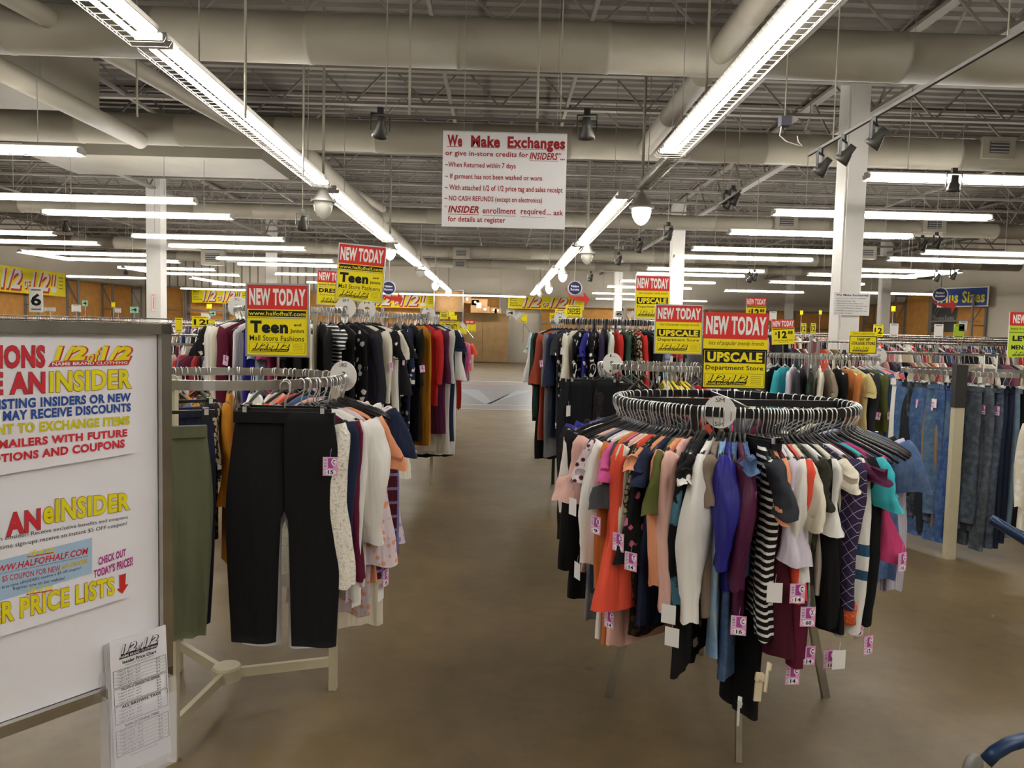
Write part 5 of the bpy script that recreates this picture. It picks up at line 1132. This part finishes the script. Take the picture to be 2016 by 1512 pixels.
fitting(1132, 567, 24, .22, 'round blue Fitting Rooms sign with a red arrow, right of the aisle'); fitting(765, 567, 19, .17, 'Fitting Rooms sign with red arrow behind the tilted teen sign'); fitting(1851, 580, 27, .25, 'Fitting Rooms sign with a red arrow at the right wall', 1, R(-45))
sign('wall_sign', 'grey Lady\'s Dressing Room sign on the right wall', 'sign', (XR - .1, 33.6, 2.9), 2.0, 1.5, [Q((0, 0, 1, 1), '5b5a58'), T('Dressing Rooms', (.1, .5, .9, .75), 'b8b5ae', .02)], rz=R(-90))
# small price cards over the rails
YC = [Q((0, 0, 1, 1), YEL)]
def card(px, py, Y, w_, h_, txt, bg, lab, fg=BLK, rz=0., ry=0.):
    it = [Q((0, 0, 1, 1), bg)] + ([T(txt, (.12, .25, .88, .75), fg, .03, 0, 1)] if txt else [])
    for i in range(2): it.append(Q((.15, .08 + .78 * i, .85, .13 + .78 * i), '5a5a40', 1))
    best = None
    for x0, x1, y, z in RAILS:
        q = at_y(px, py, y)
        if x0 < q.x < x1 and abs(y - Y) < 4 and (best is None or abs(y - Y) < abs(best[0] - Y)): best = (y, z)
    zt = 1.45
    if best: Y = best[0] - .014; zt = best[1] - .03
    p = at_y(px, py, Y); sign('price_card', lab, 'sign', p, w_ * Y / FPX, h_ * Y / FPX, it, key=txt + bg + str(w_), rz=rz, ry=0 if best else ry, thick=.004, stem=max(.03, p.z - h_ * Y / FPX / 2 - zt))
card(71, 590, 14, 27, 48, '6', 'd8d4ce', 'white 6 dollar sign under a red strip over the white board'); card(394, 634, 9.9, 32, 22, '12', YEL, 'yellow 12 card on the left rails, right of the board'); card(352, 640, 9.0, 14, 28, '', YEL, 'yellow card half hidden by the corner of the board')
card(167, 597, 20, 10, 12, '4', '9ccdb0', 'green 4 card over the left of the board'); card(264, 610, 17, 16, 12, '4', '9ccdb0', 'green 4 card beside the cream column'); card(150, 607, 16, 18, 14, '', 'd8d4ce', 'white text card above the board'); card(223, 600, 22, 7, 10, '', YEL, 'tiny yellow card over the board')
card(98, 609, 12, 22, 8, '', 'd8d4ce', 'low white card above the board, left'); card(232, 611, 13, 12, 9, '', 'd8d4ce', 'tilted white card above the board', ry=R(-30)); card(405, 622, 17, 18, 12, '', 'd8d4ce', 'tilted white card right of the yellow 12 card', ry=R(30)); card(415, 634, 11, 16, 8, '', YEL, 'yellow card right of the 12 card')
card(418, 617, 20, 12, 8, '4', '9ccdb0', 'green 4 card beyond the yellow 12 card'); card(412, 603, 30, 10, 9, '', YEL, 'small yellow card under the left back banner')
card(885, 643, 12, 40, 20, 'MATERNITY', YEL, 'yellow MATERNITY WEAR sign at the left of the aisle'); card(908, 650, 18, 22, 14, '', YEL, 'yellow sign right of the maternity sign', ry=R(3)); card(925, 634, 17, 19, 8, 'NEW TODAY', RED, 'small red NEW TODAY sign at the end of the aisle', WHT); card(928, 645, 17.2, 18, 14, '', YEL, 'yellow sign under the small red one'); card(912, 641, 15, 8, 16, '', 'e4e0da', 'tilted white card between yellow signs', ry=R(-40))
card(874, 621, 24, 15, 14, 'DRESSES', YEL, 'small yellow DRESSES card left of the stock shelf', BLK); card(889, 618, 26, 12, 12, '', YEL, 'small yellow card beside the DRESSES card'); card(893, 625, 22, 13, 9, '', YEL, 'low yellow card by the stock shelf')
card(1005, 616, 18, 16, 12, '4', 'e4e0da', 'white 4 card at the right of the aisle'); card(1020, 622, 13.4, 16, 12, '', 'e4e0da', 'tilted white card right of the 4 card at the aisle', ry=R(-38)); card(1031, 627, 15, 13, 16, '', YEL, 'yellow card right of the tilted white card'); card(1130, 613, 14, 33, 24, 'DRESSES', YEL, 'yellow DRESSES sign over the tall black rack'); card(1103, 620, 15, 20, 22, 'DRESSES', YEL, 'second DRESSES sign left of the larger one'); card(1089, 625, 16, 13, 18, 'DRESS', YEL, 'third small DRESSES sign, leftmost')
card(1219, 618, 12, 15, 12, '6', 'e4e0da', 'white 6 card over the tall black rack'); card(1243, 620, 12.5, 15, 12, '', 'e4e0da', 'tilted white card right of the 6 card at the tall rack', ry=R(-35)); card(1255, 622, 13, 13, 10, '', YEL, 'yellow card under the smallest upscale sign'); card(1273, 622, 14, 17, 11, '', YEL, 'wide yellow card under the smallest upscale sign')
card(1582, 647, 10.5, 11, 21, '12', YEL, 'narrow yellow 12 card right of the price sign'); card(1601, 647, 10.5, 10, 21, '12', YEL, 'second narrow yellow 12 card right of the price sign'); card(1729, 651, 10.5, 20, 24, '12', YEL, 'yellow 12.88 card behind the college store sign'); card(1760, 650, 10.6, 17, 26, '', 'dcd8d2', 'white striped card right of the college store sign'); card(1848, 652, 10.5, 18, 28, '', 'dcd8d2', 'white striped card before the right wall')
card(1888, 652, 9.1, 21, 28, '', 'b8d63a', 'lime green card at the right'); card(1896, 642, 9.0, 16, 20, '', 'e4e0da', 'tilted white card on the lime green one', ry=R(35)); card(1578, 616, 26, 6, 9, '', YEL, 'tiny yellow card on the right wall shelving, left'); card(1615, 615, 26, 6, 9, '', YEL, 'tiny yellow card on the right wall shelving, middle'); card(1759, 608, 24, 8, 10, '', YEL, 'tiny yellow card on the right wall shelving, right')
card(1522, 622, 10, 14, 18, '', 'e4e0da', 'tilted white card left of the second column', ry=R(25))

# ================================================================ WHITE NOTICE BOARD AT THE LEFT
ZBB = .96
BR, BL = at_z(335, 1327, ZBB), at_z(0, 1449, ZBB)
U_ = (BR - BL); U_.z = 0; U_.normalize(); NRM = Vector((U_.y, -U_.x, 0))
rzb = math.atan2(U_.y, U_.x)
def on_board(px, py):
    d = ray(px, py); o = Vector((0, 0, EYE)); t_ = (BR - o).dot(NRM) / d.dot(NRM); p = o + d * t_; return ((p - BR).dot(U_), p.z)
ztop = on_board(335, 638)[1] ; BW = 1.05; BH = ztop - ZBB
bc = BR - U_ * (BW / 2); bc = Vector((bc.x, bc.y, (ztop + ZBB) / 2))
root = empty('notice_stand', (bc.x, bc.y, 0), rzb, 'large white notice board in a chrome frame standing at the left', 'notice board')
one('box', (0, .012, bc.z), (BW - .04, .016, BH - .04)).build('board', BOARDW, root)
fw = .019
for s in (-1, 1): one('box', (s * (BW / 2 - fw / 2), .012, bc.z), (fw, .045, BH)).build('frame_post', CHROMED, root)
for s in (-1, 1): one('box', (0, .012, bc.z + s * (BH / 2 - fw / 2)), (BW, .045, fw)).build('frame_rail', CHROMED, root)
mb = MB(); mb.box((-.2, .05, ZBB / 2 + .2), (.05, .03, ZBB + .4)); mb.box((-.2, .05, .02), (.06, .7, .04)); mb.box((-.2, .05, .02), (.5, .06, .04)); mb.build('stand', CHROMED, root)
def bf(px, py): u, z = on_board(px, py); return ((u + BW) / BW, (ztop - z) / BH)
def quad(x0, yb0, x1, yb1, yt1, yt0): return (bf(x0, yb0), bf(x1, yb1), bf(x1, yt1), bf(x0, yt0))
def BT(t_, x0, yb0, x1, yb1, yt1, yt0, c, w_=.03, s_=0., l=2, ref=None): return dict(k='t', t=t_, b=quad(x0, yb0, x1, yb1, yt1, yt0), c=c, w=w_, s=s_, l=l, res=3, ref=ref)
def BQ(x0, yb0, x1, yb1, yt1, yt0, c, l=0): return dict(k='p', b=list(quad(x0, yb0, x1, yb1, yt1, yt0)), c=c, l=l)
rd, yl, bl, pk = 'cf2e3a', 'e8dc1e', '2c4f9a', 'b03a8a'
def outl(t_, x0, yb0, x1, yb1, yt1, yt0, c, oc, w_=.035, s_=0.): return [BT(t_, x0, yb0, x1, yb1, yt1, yt0, oc, w_ + .022, s_, 2, w_), BT(t_, x0, yb0, x1, yb1, yt1, yt0, c, w_, s_, 3)]
its1 = [BQ(-150, 960, 268, 891, 668, 660, 'f0eef3')]
its1 += outl('INSTANT REDUCTIONS', -420, 735, 87, 723, 680, 680, rd, '8a4a4a') 
its1 += outl('BECOME AN', -210, 785, 87, 774, 732, 735, rd, '8a4a4a') + outl('INSIDER', 96, 773, 257, 764, 726, 731, yl, 'b0762a')
its1 += [BT('ALL EXISTING INSIDERS OR NEW', -90, 812, 256, 790, 773, 790, bl, .045), BT('MEMBERS MAY RECEIVE DISCOUNTS', -110, 838, 256, 810, 793, 816, bl, .045),
         BT('IF YOU WANT TO EXCHANGE ITEMS', -150, 868, 254, 836, 818, 845, 'cfc420', .045), BT('RECEIVE MAILERS WITH FUTURE', -120, 895, 249, 859, 844, 877, rd, .045), BT('PROMOTIONS AND COUPONS', -95, 922, 244, 881, 864, 905, rd, .045)]
its1 += [dict(k='p', b=[bf(93, 722), bf(251, 718), bf(255, 709), bf(100, 712)], c=rd, l=2), BT('NAME BRAND CLOTHING', 101, 720, 249, 716, 711, 713, 'f0ecee', .02, 0, 3)]
for dx, c, wt, l in ((2.5, rd, .06, 3), (0, yl, .03, 4)):
    for x_, e_, t_ in ((104, 122, '1'), (122, 146, '/'), (134, 168, '2'), (194, 211, '1'), (211, 235, '/'), (223, 256, '2')): its1.append(BT(t_, x_ + dx, 710, e_ + dx, 708, 682, 681, c, wt + .03, .25, l, .06))
    its1.append(BT('of', 169 + dx, 713, 196 + dx, 712, 684, 692, c, wt * .5, .3, l, .015))
its2 = [BQ(-150, 1300, 262, 1172, 953, 1010, 'f0eef3')]
its2 += outl('BECOME AN', -210, 1105, 78, 1042, 1000, 1045, rd, '8a4a4a') + outl('eINSIDER', 84, 1032, 254, 1003, 969, 984, yl, 'b0762a')
its2 += [BT('Become an eInsider! Receive exclusive benefits and coupons', -60, 1077, 250, 1022, 1014, 1066, '3a3a3c', .004), BT('Plus, first time sign-ups receive an instant $5 OFF coupon!', -60, 1096, 248, 1035, 1026, 1084, '3a3a3c', .004)]
its2 += [BQ(-80, 1207, 180, 1127, 1058, 1122, 'a8c4de', 1), BT('WWW.HALFOFHALF.COM', -25, 1131, 172, 1090, 1077, 1118, rd, .02, .2), BT('when you sign up to be a Half of Half eInsider, you get extra discounts and advance notice of what\'s new every week!', -30, 1137, 171, 1096, 1092, 1133, '3a3a60', 0), BT('FREE $5 COUPON FOR NEW', -25, 1152, 117, 1125, 1112, 1139, 'c04a50', .01), BT('eINSIDERS', 120, 1120, 171, 1107, 1098, 1112, 'e0c030', .03, .2),
         BT('New first-time eINSIDERS receive a $5 off coupon!', -18, 1166, 158, 1121, 1114, 1158, '33334a', .004), BT('Register now on our website!', 24, 1163, 126, 1142, 1134, 1155, '33334a', .004)]
for x0, yb, x1 in ((52, 1097, 104), (50, 1171, 102)): its2 += [BQ(x0, yb, x1, yb - 9, yb - 11, yb - 2, rd, 2), BT('1/2 of 1/2', x0 + 2, yb - 2, x1, yb - 11, yb - 21, yb - 13, yl, .04, .3, 3)]
its2 += outl('INSIDER PRICE LISTS', -130, 1260, 224, 1170, 1134, 1215, yl, 'b0762a') + [BT('CHECK OUT', 192, 1113, 246, 1094, 1079, 1097, pk, .04), BT("TODAY'S PRICES!", 183, 1138, 260, 1112, 1094, 1122, pk, .04)]
its2 += [dict(k='p', b=[bf(233, 1132), bf(246, 1128), bf(245, 1150), bf(251, 1149), bf(239, 1168), bf(228, 1160), bf(234, 1157)], c='cc3026', l=3)]
o = empty('poster', (bc.x, bc.y, bc.z), rzb, 'upper paper poster with red, yellow and blue INSIDER lettering on the white board', 'poster'); print_mb(its1, BW, BH, .002).build('paper', None, o)
o = empty('poster', (bc.x, bc.y, bc.z), rzb, 'lower paper poster with eINSIDER and PRICE LISTS lettering on the white board', 'poster'); print_mb(its2, BW, BH, .002).build('paper', None, o)
# leaflet holder with price charts
u0, z0 = on_board(262, 1345)
hc = BR + U_ * u0 + NRM * .022
LW, LHh = .108, .24
zc = on_board(262, 1345)[1]
hr = empty('leaflet_holder', (hc.x, hc.y, zc), rzb, 'clear acrylic leaflet holder fixed to the lower corner of the white board', 'leaflet holder')
mb = MB(); mb.box((0, .018, -.06), (LW + .012, .003, .2)); mb.build('back_plate', ACRYL, hr)
mb = MB(); mb.box((0, -.016, -.09), (LW + .012, .003, .13)); mb.build('front_plate', ACRYL, hr)
for s in (-1, 1): mb = MB(); mb.box((s * (LW / 2 + .006), 0, -.08), (.003, .036, .16)); mb.build('side_plate', ACRYL, hr)
mb = MB(); mb.box((0, 0, -.16), (LW + .012, .036, .003)); mb.build('bottom_plate', ACRYL, hr)
lr = empty('price_leaflet', (hc.x, hc.y, zc - .03), rzb, 'stack of white printed Insider Price Chart leaflets in the acrylic holder', 'leaflet'); lr.rotation_euler = (R(-4), 0, rzb)
for k in range(4): one('box', (.001 * k, .012 - .004 * k, .0 + .002 * k), (LW - .004, .0018, LHh)).build('sheet', paint('e9e7ea'), lr)
ch = logo(.14, .05, .86, .15, 'e9e7ea', '1c1c1c', '1c1c1c', 'e9e7ea', 1) + [T('Insider Price Chart', (.2, .165, .8, .19), '1c1c1c', .03), T('prices as of Wednesday 9/3/18', (.25, .198, .75, .212), '555555')]
def table(y0, y1, n, title=None):
    r = []
    if title: r.append(T(title, (.15, y0 + .005, .85, y0 + .025), '222222', .03)); 
    for yy in (y0, y1): r.append(Q((.03, yy, .97, yy + .003), '222222', 1))
    for xx in (.03, .965): r.append(Q((xx, y0, xx + .008, y1), '222222', 1))
    a = y0 + (.03 if title else 0); h = (y1 - a) / n
    for i in range(n):
        r.append(T(('tagged $5 or less', 'tagged $10 - $19', 'tagged $20 - $29', 'tagged $30 or more')[i % 4], (.1, a + h * (i + .2), .5, a + h * (i + .75)), '444444')); r.append(T(('$2', '$4', '$6', '$9')[i % 4], (.78, a + h * (i + .2), .86, a + h * (i + .75)), '444444'))
        if not title: r.append(Q((.03, a + h * i, .97, a + h * i + .0015), '444444', 1))
    return r
ch += table(.225, .35, 5) + table(.36, .48, 4, 'YELLOW or ORANGE TAG APPAREL') + table(.49, .62, 4, 'ALL BROWN TAGS') + [T('NON-CLOTHING ITEMS', (.2, .64, .8, .66), '222222', .03)] + table(.67, .86, 7) + [T('All discounts for members only', (.25, .88, .75, .893), '555555')]
print_mb(ch, LW - .004, LHh, .0012, .0002).build('chart_print', None, lr, (.003, -.0008, .006))

# ================================================================ SHOPPING CART AT THE RIGHT EDGE
cr = empty('shopping_cart', (2.25, 2.75, 0), 0, 'dark blue shopping cart cut off at the right edge', 'shopping cart')
def cp(px, py, Y): p = at_y(px, py, Y); return p - Vector((2.25, 2.75, 0))
one('tube', [cp(1950, 1022, 2.95), cp(1975, 1036, 2.93), cp(2016, 1062, 2.9), cp(2100, 1110, 2.85)], .02, 12).build('handle', BLUEM, cr, smooth=True)
mb = MB(); mb.tube([cp(1955, 1026, 2.95), cp(1990, 1120, 2.9) + Vector((.35, 0, 0)), cp(2120, 1400, 2.6)], .016, 10); mb.build('upright', BLUEM, cr, smooth=True)
mb = MB(); mb.tube([cp(1940, 1500, 2.35), cp(1958, 1482, 2.35), cp(1985, 1466, 2.35), cp(2020, 1455, 2.35), cp(2110, 1440, 2.35)], .022, 12); mb.build('base_tube', BLUEM, cr, smooth=True)
mb = MB(); mb.lathe([(.0, .012), (.04, .012), (.045, .006), (.045, -.006), (.04, -.012), (0, -.012)], n=20); o = mb.build('caster', mat('caster grey', '77756f', .5), cr, cp(1915, 1512, 2.3) , smooth=True); o.rotation_euler = (R(90), 0, R(30))
mb = MB()
for i in range(12): a = Vector((.42 + .05 * i, .2, .45)); mb.tube([a, a + Vector((.05, 0, .42))], .004, 5)
for i in range(5): mb.tube([(.42, .2, .45 + .1 * i), (1.1, .2, .45 + .1 * i)], .004, 5)
mb.build('basket_wires', BLUEM, cr)
